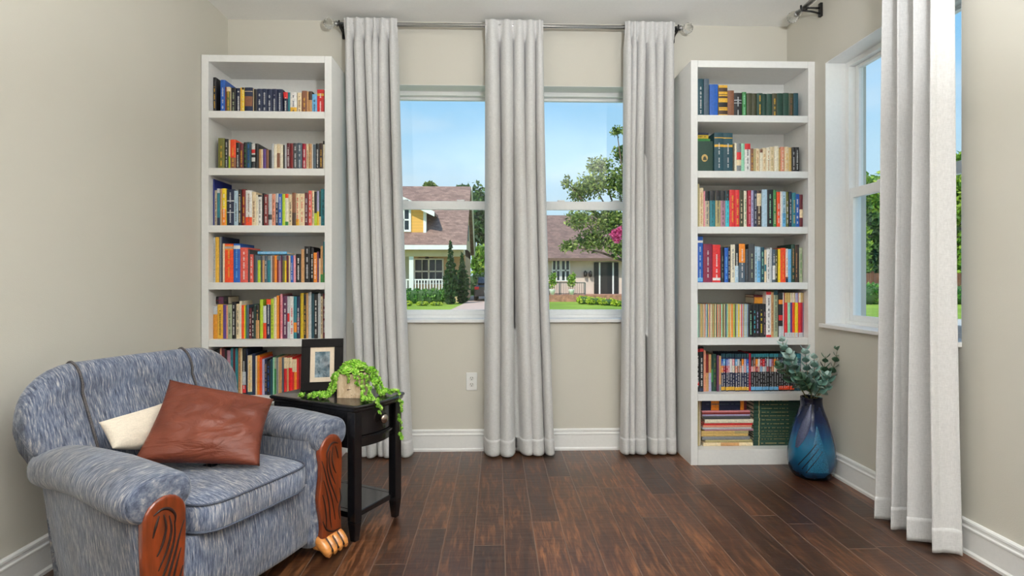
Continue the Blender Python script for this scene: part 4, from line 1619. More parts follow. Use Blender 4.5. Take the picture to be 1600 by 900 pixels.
# --- bookcase beside the vase
fill('R', 6, (1080, 90), 8, '''85 158 262 dark teal /silver *.19; 160 222 265 slate *.19; 228 332 338 blue; 345 455 345 gold |8-20 dark brown |21-23 gold |28-30 dark brown |34-40 dark brown |53-68 black |72-73 dark brown |78-90 dark brown; 456 535 412 brown; 538 632 442 black /silver |28-31 silver |40-42 silver; 642 690 430 green /mint;
692 760 448 dark olive; 760 815 448 dark olive; 818 890 448 dark green /gold; 890 940 450 dark green; 942 1010 452 dark green; 1010 1068 450 dark olive /gold; 1070 1140 448 dark green; 1150 1222 442 dark green; 1222 1280 445 dark olive /brown; 1280 1338 445 dark teal''')
fill('R', 5, (1080, 190), 8, '''288 402 140 dark teal /silver |12-14 gold |30-36 gold *.2; 404 522 140 dark teal /silver |12-14 gold |30-36 gold *.2; 542 566 270 ivory; 568 624 275 grey |30-56 red |56-76 cream; 626 666 275 mint; 668 738 278 white /dark grey |0-20 red; 740 774 340 brown /gold; 776 804 345 khaki;
806 854 335 cream /tan; 855 890 350 ivory |0-14 brown; 892 940 330 cream /tan; 942 988 325 ivory /tan; 990 1036 315 cream /khaki; 1038 1090 310 ivory; 1092 1118 330 straw; 1120 1164 318 salmon /ivory; 1166 1214 318 cream /gold; 1216 1256 325 straw; 1260 1300 322 black /silver; 1304 1350 320 black /silver''')
fill('R', 4, (1080, 280), 8, '''78 100 60 khaki; 102 155 108 cream /tan; 156 173 150 pink; 175 230 148 beige /slate |0-27 black; 232 298 145 teal /dark teal |0-27 black; 301 365 145 khaki /dark grey |0-27 black; 367 428 145 mauve /dark grey |0-27 black; 430 475 145 turquoise /teal |0-27 black; 478 549 135 red /gold; 551 600 135 red /gold;
602 660 140 dark olive /cream; 662 698 145 ivory /green; 705 745 140 crimson /pink; 748 782 140 lavender /slate; 784 821 140 navy /pale grey; 823 880 140 dark brown /cream |8-42 cream; 882 945 130 pale blue; 947 1024 130 black /mint; 1026 1062 135 green /cream; 1068 1108 160 orange red /white; 1110 1136 155 white;
1138 1186 155 sky blue /teal |0-60 pale blue; 1188 1224 155 olive /white; 1226 1255 155 navy /white; 1257 1303 170 teal /straw; 1305 1357 185 blue /white; 1360 1400 192 maroon |45-70 cream''')
fill('R', 3, (1080, 360), 8, '''75 148 75 blue /pale blue |9-14 white |90-98 sky blue; 154 264 170 burgundy /silver; 270 367 180 red /white |88-95 white; 373 414 210 black /grey; 415 460 220 blue /sky blue; 462 490 205 black /white; 492 545 178 ivory /grey; 548 592 180 black /white |56-100 pale blue; 597 673 168 slate /white |0-49 orange *.18; 678 715 235 dark grey /slate;
716 792 170 dark grey /sage *.17; 795 828 200 pale blue /teal; 830 870 205 sky blue /slate |0-40 pale blue; 872 918 210 dark teal /mint; 920 942 245 cream |45-66 teal; 945 985 235 white /dark grey; 986 1010 215 pale grey; 1012 1046 235 slate /white |50-92 white; 1048 1083 235 dark olive /cream; 1085 1112 235 yellow; 1113 1176 220 orange red /orange;
1180 1210 230 white /orange |84-100 navy; 1212 1250 235 sky blue; 1252 1294 175 dark green /tan *.17; 1296 1325 185 dark brown /tan *.17; 1326 1346 180 black *.17; 1347 1388 215 sage /green''')
mags = []
mc = ['mint', 'grey', 'sage', 'straw', 'khaki', 'beige', 'salmon', 'pale grey', 'teal', 'straw', 'mauve', 'cream', 'sage', 'tan', 'green', 'cream', 'dark green', 'salmon', 'sage', 'red', 'mint', 'khaki', 'olive', 'beige', 'slate', 'mint',
      'straw', 'mustard', 'cream', 'orange', 'khaki', 'lime', 'dark grey', 'sage', 'pale grey', 'yellow', 'ivory', 'coral', 'lavender', 'straw', 'pale blue', 'sage', 'pale blue', 'slate']
for i, c in enumerate(mc):
    a = 76 + i * 14.7
    mags.append('%.1f %.1f %d %s~magazine' % (a, a + 14.0, 240 + (i * 7) % 5, c))
fill('R', 2, (1080, 445), 8, ';'.join(mags) + ''';725 767 240 black /mint; 769 811 240 black /turquoise; 813 852 240 black /lavender; 853 899 240 black /yellow; 900 935 240 black /mauve;
938 999 85 white /black |0-7 red |95-100 red; 1001 1034 90 tan /brown; 1035 1088 70 sage /dark grey |0-10 dark teal; 1090 1141 105 black |15-25 orange |50-62 red |75-100 pale grey; 1142 1164 100 white; 1168 1204 100 red |0-22 straw |90-100 pale grey; 1205 1240 100 mint |0-22 straw |90-100 pale grey; 1241 1268 100 purple |0-22 ivory |90-100 pale grey;
1269 1298 100 orange red |0-22 ivory |90-100 pale grey; 1299 1336 100 yellow |0-22 lavender |90-100 pale grey; 1338 1367 100 red |0-22 ivory |90-100 pale grey; 1368 1395 100 crimson |0-22 straw |90-100 pale grey; 1396 1423 100 lavender |0-22 ivory |90-100 pale grey; 1425 1460 98 navy |0-22 gold |90-100 pale grey''')
cm_ = []
ca = ['blue', 'sky blue', 'blue', 'lavender', 'white', 'pink', 'sky blue', 'pale grey', 'dark brown', 'orange', 'lavender', 'blue']
cb2 = ['orange', 'crimson', 'crimson', 'pink', 'white', 'ivory', 'salmon', 'brown', 'salmon', 'pale grey', 'pink', 'sky blue']
cc2 = ['black', 'brown', 'orange', 'white', 'crimson', 'red', 'plum', 'pale grey', 'lavender', 'crimson', 'orange', 'brown']
for i in range(12):
    a = 374 + i * 28.6
    cm_.append('%d %d 182 navy /white |0-9 dark teal |14-32 %s |32-50 %s |88-97 gold *.13~comic_book' % (a, a + 27.6, ca[i], cb2[i]))
cm_.append('720 747 176 crimson /mauve~comic_book')
for i in range(12):
    a = 749 + i * 28.6
    cm_.append('%d %d 182 black /pale grey |0-9 teal |14-34 %s |34-48 %s |88-97 sky blue *.13~comic_book' % (a, a + 27.6, cc2[i], cb2[(i * 5 + 3) % 12]))
for i in range(7):
    a = 1096 + i * 27.8
    cm_.append('%d %d 182 black /pale grey |0-9 dark teal |16-40 slate |86-96 orange red *.13~comic_book' % (a, a + 26.8))
for i in range(4):
    a = 1294 + i * 26
    cm_.append('%d %d 182 dark teal /pale grey |0-12 teal |40-60 maroon *.13~comic_book' % (a, a + 25))
fill('R', 1, (1080, 530), 8, '''68 100 100 black /white |4-11 red |78-86 red *.2; 102 152 95 black /white |4-11 red |92-99 navy *.2; 156 184 140 salmon /tan; 185 221 190 dark red |50-100 tan; 222 254 190 tan |50-100 lavender; 255 275 195 dark green |40-75 green; 276 318 190 dark green /olive; 320 344 200 plum; 345 371 210 tan |80-100 grey;''' + ';'.join(cm_), ys=0.075)

# face-out green volume with an oval emblem, three books lying on it
yb_ = BC_F + 0.07
gx0, gx1 = max(RX_IN0 + 0.001, sx(1080, 78, yb_)), sx(1080, 282, yb_)
gz1 = Z(190 + 245 / 8, gx0, yb_)
gh = gz1 - SHZ[5]
gw_ = gx1 - gx0
go = MB().box((0, 0, 0), (gw_, 0.0022, gh)).box((0, 0.036, 0), (gw_, 0.038, gh)).box((0, 0.0022, 0), (0.0022, 0.036, gh)).build('book', bookm('dark green'), None, (gx0, yb_, SHZ[5] + 0.0004), bevel=0.0006)
tag(go, 'dark green book standing with its cover and oval emblem facing out, second shelf', 'book', 'books on the second shelf of the ' + CASE_R)
MB().box((0.0024, 0.0024, 0.002), (gw_ - 0.003, 0.0358, gh - 0.002)).build('page_block', PAGES, go)
em = MB()
em.prism([(0.019 * cos(2 * pi * i / 28), 0.0225 * sin(2 * pi * i / 28)) for i in range(28)], 0, 0.0012, Matrix.Translation((gw_ * 0.44, -0.0001, gh * 0.47)) @ Matrix.Rotation(pi / 2, 4, 'X'))
emo = em.build('emblem', bookm('straw'), go)
e2_ = MB()
e2_.add([(gw_ * 0.44 - 0.011, -0.0018, gh * 0.47 - 0.013), (gw_ * 0.44 + 0.012, -0.0018, gh * 0.47 - 0.013), (gw_ * 0.44 + 0.010, -0.0018, gh * 0.47 - 0.002), (gw_ * 0.44 + 0.002, -0.0018, gh * 0.47 + 0.012), (gw_ * 0.44 - 0.008, -0.0018, gh * 0.47 + 0.004)], [(0, 1, 2, 3, 4)])
e2_.build('emblem_figure', bookm('dark olive'), emo)
z = SHZ[5] + 0.0004 + gh + 0.0005
for (x_, t_, c_, tc_, lab) in ((sx(1080, 236, yb_) - gx0, 0.015, 'green', None, 'green book lying flat, lowest of three atop the face-out green book'),
                               (sx(1080, 214, yb_) - gx0, 0.021, 'mustard', 'dark brown', 'mustard book lying flat between two others atop the face-out green book'),
                               (sx(1080, 216, yb_) - gx0, 0.013, 'navy', None, 'navy book lying flat, topmost of three atop the face-out green book')):
    lying('book', gx0, gx0 + x_, yb_, z, t_, 0.075, c_, tc_, [], lab, 'books on the second shelf of the ' + CASE_R, hash(lab) % 999)
    z += t_ + 0.0006

# two books lying on the black volumes of the fifth shelf
yl = BC_F + 0.10
ax0, ax1 = sx(1080, 782, yl), sx(1080, 931, yl)
zz = max((o.location.z + max(v.co.z for v in o.data.vertices)) for o in COL.objects if o.get('category') == 'book' and ax0 - 0.03 < o.location.x < ax1 - 0.008 and 0.74 < o.location.z < 0.76)
z = zz + 0.0006
for t_, c_, b_, lab in ((0.038, 'brown', [(0.05, 0.95, 'ochre')], 'thick brown book lying flat on the black volumes, fifth shelf of ' + CASE_R), (0.013, 'maroon', [], 'thin maroon book lying flat on the thick brown one, bookcase beside the vase')):
    lying('book', ax0, ax1, yl, z, t_, 0.12, c_, None, b_, lab, 'books on the fifth shelf of the ' + CASE_R, 4)
    z += t_ + 0.0006

# bottom shelf: two upright thin books, a pile of magazines, a pile of green volumes
fill('R', 0, (1080, 610), 8, '''72 98 135 khaki; 100 124 135 beige''', ys=0.08)
yp = BC_F + 0.075
zpx = lambda c: Z(610 + c / 8.0, 1.3, yp)
z = SHZ[0] + 0.0005
SC_ = (0.42 - 0.041 - 0.09 - 0.004) / 556.0
items = [('magazine', 150, 770, 40, 'cream', [(0.28, 0.65, 'tan')]), ('magazine', 180, 765, 30, 'khaki', []), ('magazine', 140, 735, 40, 'grey', []), ('magazine', 128, 715, 34, 'straw', []), ('magazine', 130, 715, 34, 'straw', [(0, 0.3, 'khaki')]),
         ('magazine', 170, 775, 20, 'mauve', []), ('magazine', 136, 750, 20, 'pale grey', []), ('magazine', 150, 760, 26, 'salmon', []), ('magazine', 160, 765, 28, 'red', []), ('magazine', 165, 770, 44, 'ivory', []),
         ('magazine', 150, 740, 36, 'dark grey', []), ('magazine', 140, 735, 22, 'lavender', []), ('magazine', 134, 735, 22, 'dark red', []), ('magazine', 140, 740, 16, 'pink', [])]
for i, (k_, a, b, t_, c, bd) in enumerate(items):
    x0 = max(sx(1080, a, yp), sx(1080, 127, yp))
    lab = '%s magazine lying flat, %s from the bottom of the pile, bottom shelf of bookcase' % (c, ORD[i])
    lying(k_, x0, sx(1080, b, yp), yp + BR.uniform(-0.006, 0.006), z, t_ * SC_ - 0.0006, 0.19, c, None, bd, lab, 'magazines piled on the bottom shelf', i)
    z += t_ * SC_
lying('book', sx(1080, 150, yp), sx(1080, 708, yp), yp + 0.02, z, SHZ[1] - 0.043 - z, 0.16, 'navy', 'slate', [(0.0, 0.06, 'maroon'), (0.06, 0.14, 'orange'), (0.62, 0.80, 'orange')], 'thick navy book with orange blocks lying atop the magazine pile', 'books on the bottom shelf of the ' + CASE_R, 3)
gth = [60, 36, 29, 30, 35, 45, 50, 45, 45, 43, 47, 43, 42]
z = SHZ[0] + 0.0005
for i, t_ in enumerate(gth):
    o = lying('encyclopedia_volume', sx(1080, 780 + (i * 7) % 5, yp), min(sx(1080, 1392, yp), RX_IN1 - 0.003), yp + BR.uniform(-0.002, 0.002), z, t_ * SC_ - 0.0006, 0.19, 'dark green', 'khaki', [(0.88, 0.90, 'khaki')], 'dark green volume with gold lettering, %s from the bottom of its pile, bottom shelf' % ORD[i], 'dark green volumes on the bottom shelf', 40 + i)
    z += t_ * SC_
# ------------------------------------------------------------------ outside
GZ = -0.30


def lawn_mat():
    k = NT('lawn_grass')
    v = k.coord('Object')
    a = k.noise(v, 0.5, 3)
    f = k.noise(v, 14, 4, 0.7)
    c = k.ramp(a, [(0.3, rgb((130, 162, 48))), (0.7, rgb((172, 198, 70)))])
    c = k.mix(0.5, c, k.ramp(f, [(0.3, rgb((150, 160, 120))), (0.7, rgb((255, 255, 220)))]), 'MULTIPLY')
    k.bsdf(c, 0.9, k.bump(f, 0.5, 0.05))
    return k.m


struct(MB().box((-70, Y_WALL + 0.6, GZ - 0.2), (120, 120, GZ)).build('lawn', lawn_mat()))
struct(MB().box((X_RIGHT + 0.6, -40, GZ - 0.2), (120, Y_WALL + 0.59, GZ)).build('lawn', MATS.get('lawn') or bpy.data.materials['lawn_grass']))


def at(u, y, z=GZ):
    return Vector((X(u, y), y, z))


struct(MB().box((-40, 7.0, GZ), (16, 19.0, GZ + 0.02)).build('bounce_strip', plain('pale_bounce_strip_concrete', (190, 186, 178), 0.9, 0.05, 1.2)))  # unseen pale ground, added to bounce neutral light up at the back windows
struct(MB().box((X_RIGHT + 1.2, -8, GZ), (12.5, 6.0, GZ + 0.02)).build('bounce_slab', plain('pale_bounce_slab_concrete', (196, 190, 182), 0.9, 0.05, 1.2)))  # unseen pale ground, added for neutral bounce at the side window

# driveway beside the yellow house
dm = plain('pinkish_concrete_drive', (206, 178, 160), 0.85, 0.06, 3)
dv_ = MB()
p = [at(702, 24.5), at(768, 24.5), at(766, 46), at(736, 46), at(734, 38), at(724, 31)]
dv_.prism([(q.x, q.y) for q in p], GZ, GZ + 0.03)
struct(dv_.build('driveway', dm))

ROOF = None


def shingle(name, a, b, sc=2.6):
    k = NT(name)
    tc = k.n('ShaderNodeTexCoord')
    mp = k.n('ShaderNodeMapping')
    k.l(tc.outputs['Object'], mp.inputs[0])
    br = k.n('ShaderNodeTexBrick')
    br.inputs['Scale'].default_value = sc
    br.inputs['Color1'].default_value = rgb(a)
    br.inputs['Color2'].default_value = rgb(b)
    br.inputs['Mortar'].default_value = rgb(shade(a, 0.75))
    br.inputs['Mortar Size'].default_value = 0.02
    br.inputs['Brick Width'].default_value = 0.8
    br.inputs['Row Height'].default_value = 0.42
    sp = k.n('ShaderNodeSeparateXYZ')
    k.l(mp.outputs[0], sp.inputs[0])
    cb = k.n('ShaderNodeCombineXYZ')
    k.l(k.math('ADD', sp.outputs[0], k.math('MULTIPLY', sp.outputs[1], 0.6)), cb.inputs[0])
    k.l(k.math('MULTIPLY', sp.outputs[2], 1.7), cb.inputs[1])
    k.l(cb.outputs[0], br.inputs['Vector'])
    n2 = k.noise(tc.outputs['Object'], 2.2, 4, 0.7)
    c = k.mix(0.6, br.outputs['Color'], k.ramp(n2, [(0.3, rgb((170, 160, 158))), (0.7, rgb((255, 248, 240)))]), 'MULTIPLY')
    k.bsdf(c, 0.9)
    return k.m


def siding(name, c):
    k = NT(name)
    tc = k.n('ShaderNodeTexCoord')
    sp = k.n('ShaderNodeSeparateXYZ')
    k.l(tc.outputs['Object'], sp.inputs[0])
    fr = k.math('FRACT', k.math('DIVIDE', sp.outputs[2], 0.19))
    col = k.ramp(fr, [(0.0, rgb(shade(c, 0.8))), (0.1, rgb(c)), (1.0, rgb(shade(c, 1.03)))])
    k.bsdf(col, 0.8, k.bump(fr, 0.5, 0.03))
    return k.m


R1 = shingle('brown_roof_shingles', (176, 146, 132), (146, 118, 108))
R2 = shingle('dull_brown_roof_shingles', (158, 128, 118), (132, 108, 100))
CREAM = plain('cream_stucco', (226, 202, 160), 0.9, 0.03, 2)
PEACH = plain('peach_stucco', (216, 178, 136), 0.9, 0.03, 2)
PINKW = plain('pinkish_beige_stucco', (226, 206, 190), 0.9, 0.03, 2)
SAGE = plain('sage_green_stucco', (206, 214, 196), 0.9, 0.03, 2)
YEL = siding('yellow_lap_siding', (244, 184, 92))
WHT = plain('white_house_trim', (242, 242, 236), 0.7, 0.02, 4)
DARKG = plain('dark_house_glass', (48, 54, 58), 0.15, 0.2, 1.2)
DOORB = plain('dark_house_door', (44, 40, 38), 0.5, 0.15, 3)
BRICK = plain('red_brick_base', (168, 120, 98), 0.9, 0.2, 6)
GREYM = plain('grey_metal_rail', (110, 110, 108), 0.5, 0.05, 8)


def house_window(root, x0, x1, z0, z1, y, cols, name='window', wide=0.09):
    m = MB()
    t = wide
    m.box((x0 - t, y - 0.07, z0 - t), (x1 + t, y, z0))
    m.box((x0 - t, y - 0.07, z1), (x1 + t, y, z1 + t))
    m.box((x0 - t, y - 0.07, z0), (x0, y, z1))
    m.box((x1, y - 0.07, z0), (x1 + t, y, z1))
    zm = (z0 + z1) / 2
    for c in range(1, cols):
        xc = x0 + (x1 - x0) * c / cols
        w = 0.05 if cols == 2 or c % 2 == 0 else 0.02
        m.box((xc - w, y - 0.06, z0), (xc + w, y, z1))
    m.box((x0, y - 0.06, zm - 0.045), (x1, y, zm + 0.045))
    w = m.build(name, WHT, root)
    MB().box((x0, y - 0.03, z0), (x1, y - 0.012, z1)).build('glass', DARKG, w)
    return w


# --- yellow house on the left
h1 = thing('house', 'yellow house with brown shingle roof, dormer and white porch rail', 'house', (0, 0, 0))
xR = X(724, 34)
xL = xR - 11.0
yf, yw, yr_, yb = 33.4, 36.2, 38.6, 43.6
ze, zr = 3.12, 7.5
zp = 0.30
MB().box((xL, yf, GZ), (xR, yw, zp)).build('porch_floor', CREAM, h1)
MB().box((xL, yw, GZ), (xR, yb, ze)).build('wall', PEACH, h1)
gw = MB()                                       # gable end
for xx in (xR - 0.12,):
    gw.add([(xx, yf + 0.6, ze - 0.5), (xx, yb, ze - 0.5), (xx, yb, ze + 0.1), (xx, yr_, zr - 0.15), (xx, yf + 0.6, ze + 0.3), (xx + 0.12, yf + 0.6, ze - 0.5), (xx + 0.12, yb, ze - 0.5), (xx + 0.12, yb, ze + 0.1), (xx + 0.12, yr_, zr - 0.15), (xx + 0.12, yf + 0.6, ze + 0.3)],
           [(4, 3, 2, 1, 0), (5, 6, 7, 8, 9), (0, 1, 6, 5), (1, 2, 7, 6), (2, 3, 8, 7), (3, 4, 9, 8), (4, 0, 5, 9)])
gw.build('gable_wall', CREAM, h1)
rf = MB()
o_ = 0.25


def slab(m, a, b, c, d, t=0.16):
    a, b, c, d = [Vector(q) for q in (a, b, c, d)]
    dn = Vector((0, 0, -t))
    m.add([a, b, c, d, a + dn, b + dn, c + dn, d + dn], [(0, 1, 2, 3), (7, 6, 5, 4), (0, 4, 5, 1), (1, 5, 6, 2), (2, 6, 7, 3), (3, 7, 4, 0)])


slab(rf, (xL - 0.3, yf - 0.35, ze), (xR + o_, yf - 0.35, ze), (xR + o_, yr_, zr), (xL - 0.3, yr_, zr))
slab(rf, (xL - 0.3, yr_, zr), (xR + o_, yr_, zr), (xR + o_, yb + 0.5, ze), (xL - 0.3, yb + 0.5, ze))
rf.build('roof', R1, h1)
fa = MB()
fa.box((xL - 0.3, yf - 0.39, ze - 0.28), (xR + o_, yf - 0.352, ze - 0.01))
slab(fa, (xR + o_ + 0.001, yr_, zr - 0.02), (xR + o_ + 0.10, yr_, zr - 0.02), (xR + o_ + 0.10, yb + 0.5, ze - 0.02), (xR + o_ + 0.001, yb + 0.5, ze - 0.02), 0.28)
fa.build('fascia', WHT, h1)
MB().box((xL, yf, 2.45), (xR, yf + 0.25, 2.82)).build('porch_beam', CREAM, h1)
x1, x2 = X(649, yw), X(691, yw)
MB().box((xL, yw - 0.05, zp), (X(643, yw), yw - 0.001, 2.6)).build('wall_panel', SAGE, h1)
house_window(h1, x1, x2, Z(442, x1, yw), Z(406, x1, yw), yw, 4)
for uu in (628.5, 642.5, 705):
    xx = X(uu, yf)
    MB().box((xx - 0.13, yf + 0.02, zp), (xx + 0.13, yf + 0.23, 2.45)).build('porch_column', WHT, h1)
rr = MB()
xa, xb = X(600, yf), X(702, yf)
rr.box((xa, yf + 0.08, zp + 0.72), (xb, yf + 0.16, zp + 0.80))
rr.box((xa, yf + 0.08, zp + 0.08), (xb, yf + 0.16, zp + 0.14))
nb = int((xb - xa) / 0.17)
for i in range(nb):
    xx = xa + (xb - xa) * (i + 0.5) / nb
    rr.box((xx - 0.035, yf + 0.09, zp + 0.14), (xx + 0.035, yf + 0.15, zp + 0.72))
rr.build('porch_railing', WHT, h1)
fn = MB()
fx = X(667, 35)
for i in range(5):
    a = 2 * pi * i / 5 + 0.3
    fn.box((0.12, -0.07, 0), (0.68, 0.07, 0.02), Matrix.Translation((fx, 35, 2.42)) @ Matrix.Rotation(a, 4, 'Z'))
fn.lathe([(0.03, 0.45), (0.03, 0.1), (0.11, 0.08), (0.11, -0.05)], 10, Matrix.Translation((fx, 35, 2.42)))
fn.build('porch_fan', DOORB, h1)
# dormer
yd = 34.1
xd1, xd0 = X(662, yd), X(662, yd) - 7.0
zd0, zd1 = 3.9, Z(327, xd1, yd)
MB().box((xd0, yd, zd0), (xd1, yr_ + 0.3, zd1)).build('dormer_wall', YEL, h1)
xm = (xd0 + xd1) / 2
zt = zd1 + 1.65
dg = MB()
dg.add([(xd0, yd, zd1), (xd1, yd, zd1), (xm, yd, zt), (xd0, yd + 0.1, zd1), (xd1, yd + 0.1, zd1), (xm, yd + 0.1, zt)], [(0, 1, 2), (5, 4, 3), (0, 2, 5, 3), (1, 4, 5, 2), (0, 3, 4, 1)])
dg.build('dormer_gable', YEL, h1)
dr_ = MB()
ov = 0.7
sl_ = (zt - zd1) / (xd1 - xm)
slab(dr_, (xm, yd - 0.4, zt + 0.12), (xm, 39.5, zt + 0.12), (xd1 + ov, 39.5, zd1 + 0.12 - ov * sl_), (xd1 + ov, yd - 0.4, zd1 + 0.12 - ov * sl_))
slab(dr_, (xd0 - ov, yd - 0.4, zd1 + 0.12 - ov * sl_), (xd0 - ov, 39.5, zd1 + 0.12 - ov * sl_), (xm, 39.5, zt + 0.12), (xm, yd - 0.4, zt + 0.12))
dr_.build('dormer_roof', R1, h1)
df = MB()
slab(df, (xm, yd - 0.48, zt + 0.14), (xm, yd - 0.401, zt + 0.14), (xd1 + ov, yd - 0.401, zd1 + 0.14 - ov * sl_), (xd1 + ov, yd - 0.48, zd1 + 0.14 - ov * sl_), 0.3)
slab(df, (xd0 - ov, yd - 0.48, zd1 + 0.14 - ov * sl_), (xd0 - ov, yd - 0.401, zd1 + 0.14 - ov * sl_), (xm, yd - 0.401, zt + 0.14), (xm, yd - 0.48, zt + 0.14), 0.3)
df.build('dormer_fascia', WHT, h1)
MB().box((xd1 - 0.02, yd - 0.03, zd0), (xd1 + 0.16, yd + 0.2, zd1)).build('corner_board', WHT, h1)
xw0, xw1 = X(623, yd), X(639, yd)
house_window(h1, xw0, xw1, Z(359, xw0, yd), Z(328, xw0, yd), yd, 2, 'dormer_window', 0.13)
MB().box((xR + 0.0, 39.2, 3.8), (xR + 0.05, 40.0, 4.9)).build('gable_vent', GREYM, h1)

# --- beige house on the right
h2 = thing('house', 'beige house with brick porch step, grey rail and dark front door', 'house', (0, 0, 0))
yw = 36.5
xa, xb = X(838, yw), X(1040, yw)
zt2, z0 = 2.55, 0.12
MB().box((xa, yw, GZ), (xb, yw + 7, zt2)).build('wall', PINKW, h2)
MB().box((xa, yw - 2.4, GZ), (xb, yw - 0.001, z0)).build('brick_step', BRICK, h2)
rf = MB()
ym, zm_ = yw + 4.0, 5.75
slab(rf, (xa - 0.3, yw - 0.7, zt2 - 0.1), (X(908, yw - 0.7), yw - 0.7, zt2 - 0.1), (X(908, ym), ym, zm_), (xa - 0.3, ym, zm_))
slab(rf, (X(908, yw - 0.7), yw - 0.7, zt2 - 0.1), (xb, yw - 0.7, zt2 - 0.1), (xb, ym, zm_), (X(908, ym), ym, zm_))
slab(rf, (xa - 0.3, ym, zm_), (xb, ym, zm_), (xb, yw + 8, zt2), (xa - 0.3, yw + 8, zt2))
rf.build('roof', R2, h2)
MB().box((xa - 0.3, yw - 0.75, zt2 - 0.28), (xb, yw - 0.702, zt2 - 0.1)).build('fascia', plain('brown_fascia', (116, 92, 76), 0.8), h2)
for ua, ub in ((864, 874), (878, 889)):
    house_window(h2, X(ua, yw), X(ub, yw), Z(438, X(ua, yw), yw), Z(407, X(ua, yw), yw), yw, 2, 'window', 0.07)
dx0, dx1 = X(928, yw), X(966, yw)
dz0, dz1 = z0, Z(410, dx0, yw)
MB().box((dx0, yw - 0.08, dz0), (dx1, yw - 0.001, dz1)).build('front_door', DOORB, h2)
m = MB()
for uu in (936.5, 957.5):
    xx = X(uu, yw)
    m.box((xx - 0.05, yw - 0.10, dz0), (xx + 0.05, yw - 0.081, dz1))
m.build('door_post', WHT, h2)
for uu in (914, 922):
    xx = X(uu, yw)
    zz = Z(428, xx, yw)
    MB().lathe([(0.05, -0.2), (0.11, -0.15), (0.11, 0.12), (0.02, 0.22)], 8, Matrix.Translation((xx, yw - 0.16, zz))).build('wall_lantern', DOORB, h2)
m = MB()
yr2 = yw - 2.1
xa2, xb2 = X(858, yr2), X(914, yr2)
m.box((xa2, yr2, z0 + 0.72), (xb2, yr2 + 0.05, z0 + 0.78))
m.box((xa2, yr2, z0 + 0.06), (xb2, yr2 + 0.05, z0 + 0.10))
nb = 20
for i in range(nb + 1):
    xx = xa2 + (xb2 - xa2) * i / nb
    w = 0.05 if i in (0, 6, nb) else 0.012
    m.box((xx - w, yr2, z0), (xx + w, yr2 + 0.05, z0 + 0.76))
m.build('railing', GREYM, h2)


# ------------------------------------------------------------------ vegetation
def foliage(m, blobs, n, s, seed, flat=0.0, hollow=0.55):
    """leaf cards scattered through ellipsoids ((cx,cy,cz),(rx,ry,rz))"""
    r = random.Random(seed)
    vol = [b[1][0] * b[1][1] + b[1][0] * b[1][2] for b in blobs]
    tot = sum(vol)
    for b, v in zip(blobs, vol):
        c, rr = b
        for _ in range(int(n * v / tot)):
            d = Vector((r.gauss(0, 1), r.gauss(0, 1), r.gauss(0, 1))).normalized()
            k = (hollow + (1 - hollow) * r.random()) * (0.88 + 0.3 * noise.noise(d * 2.3 + Vector(c)))
            p = Vector((c[0] + d.x * rr[0] * k, c[1] + d.y * rr[1] * k, c[2] + d.z * rr[2] * k))
            a = Vector((r.gauss(0, 1), r.gauss(0, 1), r.gauss(0, 1 - flat))).normalized()
            bb = a.orthogonal().normalized()
            bb = (bb * cos(r.random() * 6) + a.cross(bb) * sin(r.random() * 6)).normalized()
            ss_ = s * r.uniform(0.6, 1.3)
            q = a.cross(bb).normalized()
            m.add([p - a * ss_, p + bb * ss_ * 0.5 + q * ss_ * 0.1, p + a * ss_, p - bb * ss_ * 0.5 + q * ss_ * 0.1], [(0, 1, 2, 3)])


BARK = plain('grey_brown_bark', (96, 80, 64), 0.95, 0.25, 6, 0.4, (1, 1, 0.3))
OAK = leaf_mat('oak_leaf', (58, 84, 34), (112, 138, 56), (186, 196, 104), 0.6)
DKT = leaf_mat('dark_tree_leaf', (30, 58, 30), (60, 98, 48), (112, 144, 76), 0.6)
MIDT = leaf_mat('mid_tree_leaf', (66, 112, 32), (124, 168, 52), (196, 214, 84), 0.6)
CYP = leaf_mat('cypress_leaf', (20, 52, 26), (42, 84, 40), (86, 124, 60), 0.6)
HDG = leaf_mat('hedge_leaf', (34, 86, 32), (78, 144, 52), (150, 200, 86), 0.5)
LIME = leaf_mat('lime_shrub_leaf', (136, 172, 30), (196, 212, 50), (236, 238, 100), 0.5)
PINK = leaf_mat('pink_blossom', (196, 60, 112), (226, 92, 146), (244, 150, 190), 0.6)


def tree(label, base, h, crown, n, s, mat, seed, trunk=0.14, group='trees outside', name='tree', branches=True, **kw):
    r = random.Random(seed)
    t = thing(name, label, 'tree', base, 0, group)
    m = MB()
    m.tube([(0, 0, 0), (0.05 * h * r.uniform(-1, 1) * 0.3, 0, h * 0.35), (0, 0, h * 0.7)], [trunk, trunk * 0.7, trunk * 0.3], 8)
    if branches:
        for c, rr in crown:
            m.tube([(0, 0, h * 0.32), (c[0] * 0.5, c[1] * 0.5, (h * 0.32 + c[2]) / 2 + 0.1), c], [trunk * 0.4, trunk * 0.25, trunk * 0.08], 6)
    m.build('trunk', BARK, t)
    k = MB()
    foliage(k, crown, n, s, seed, **kw)
    k.build('crown', mat, t)
    return t


b0 = at(990, 20)
cr_ = []
for (u, v, ru, rv) in ((950, 345, 40, 32), (925, 290, 36, 24), (905, 300, 22, 22), (960, 285, 30, 30), (975, 240, 22, 18), (935, 260, 26, 16), (900, 345, 26, 20), (925, 375, 34, 22), (965, 385, 30, 22), (885, 285, 10, 14), (960, 210, 14, 10), (885, 385, 16, 12), (1000, 300, 40, 60)):
    x = X(u, 20)
    k = 20 / F_PX
    cr_.append(((x - b0.x, random.uniform(-0.5, 0.5), Z(v, x, 20) - GZ), (ru * k, ru * k, rv * k)))
tree('large airy oak tree seen through the right back window', b0, 6.0, cr_, 9500, 0.072, OAK, 4, 0.16, hollow=0.25)
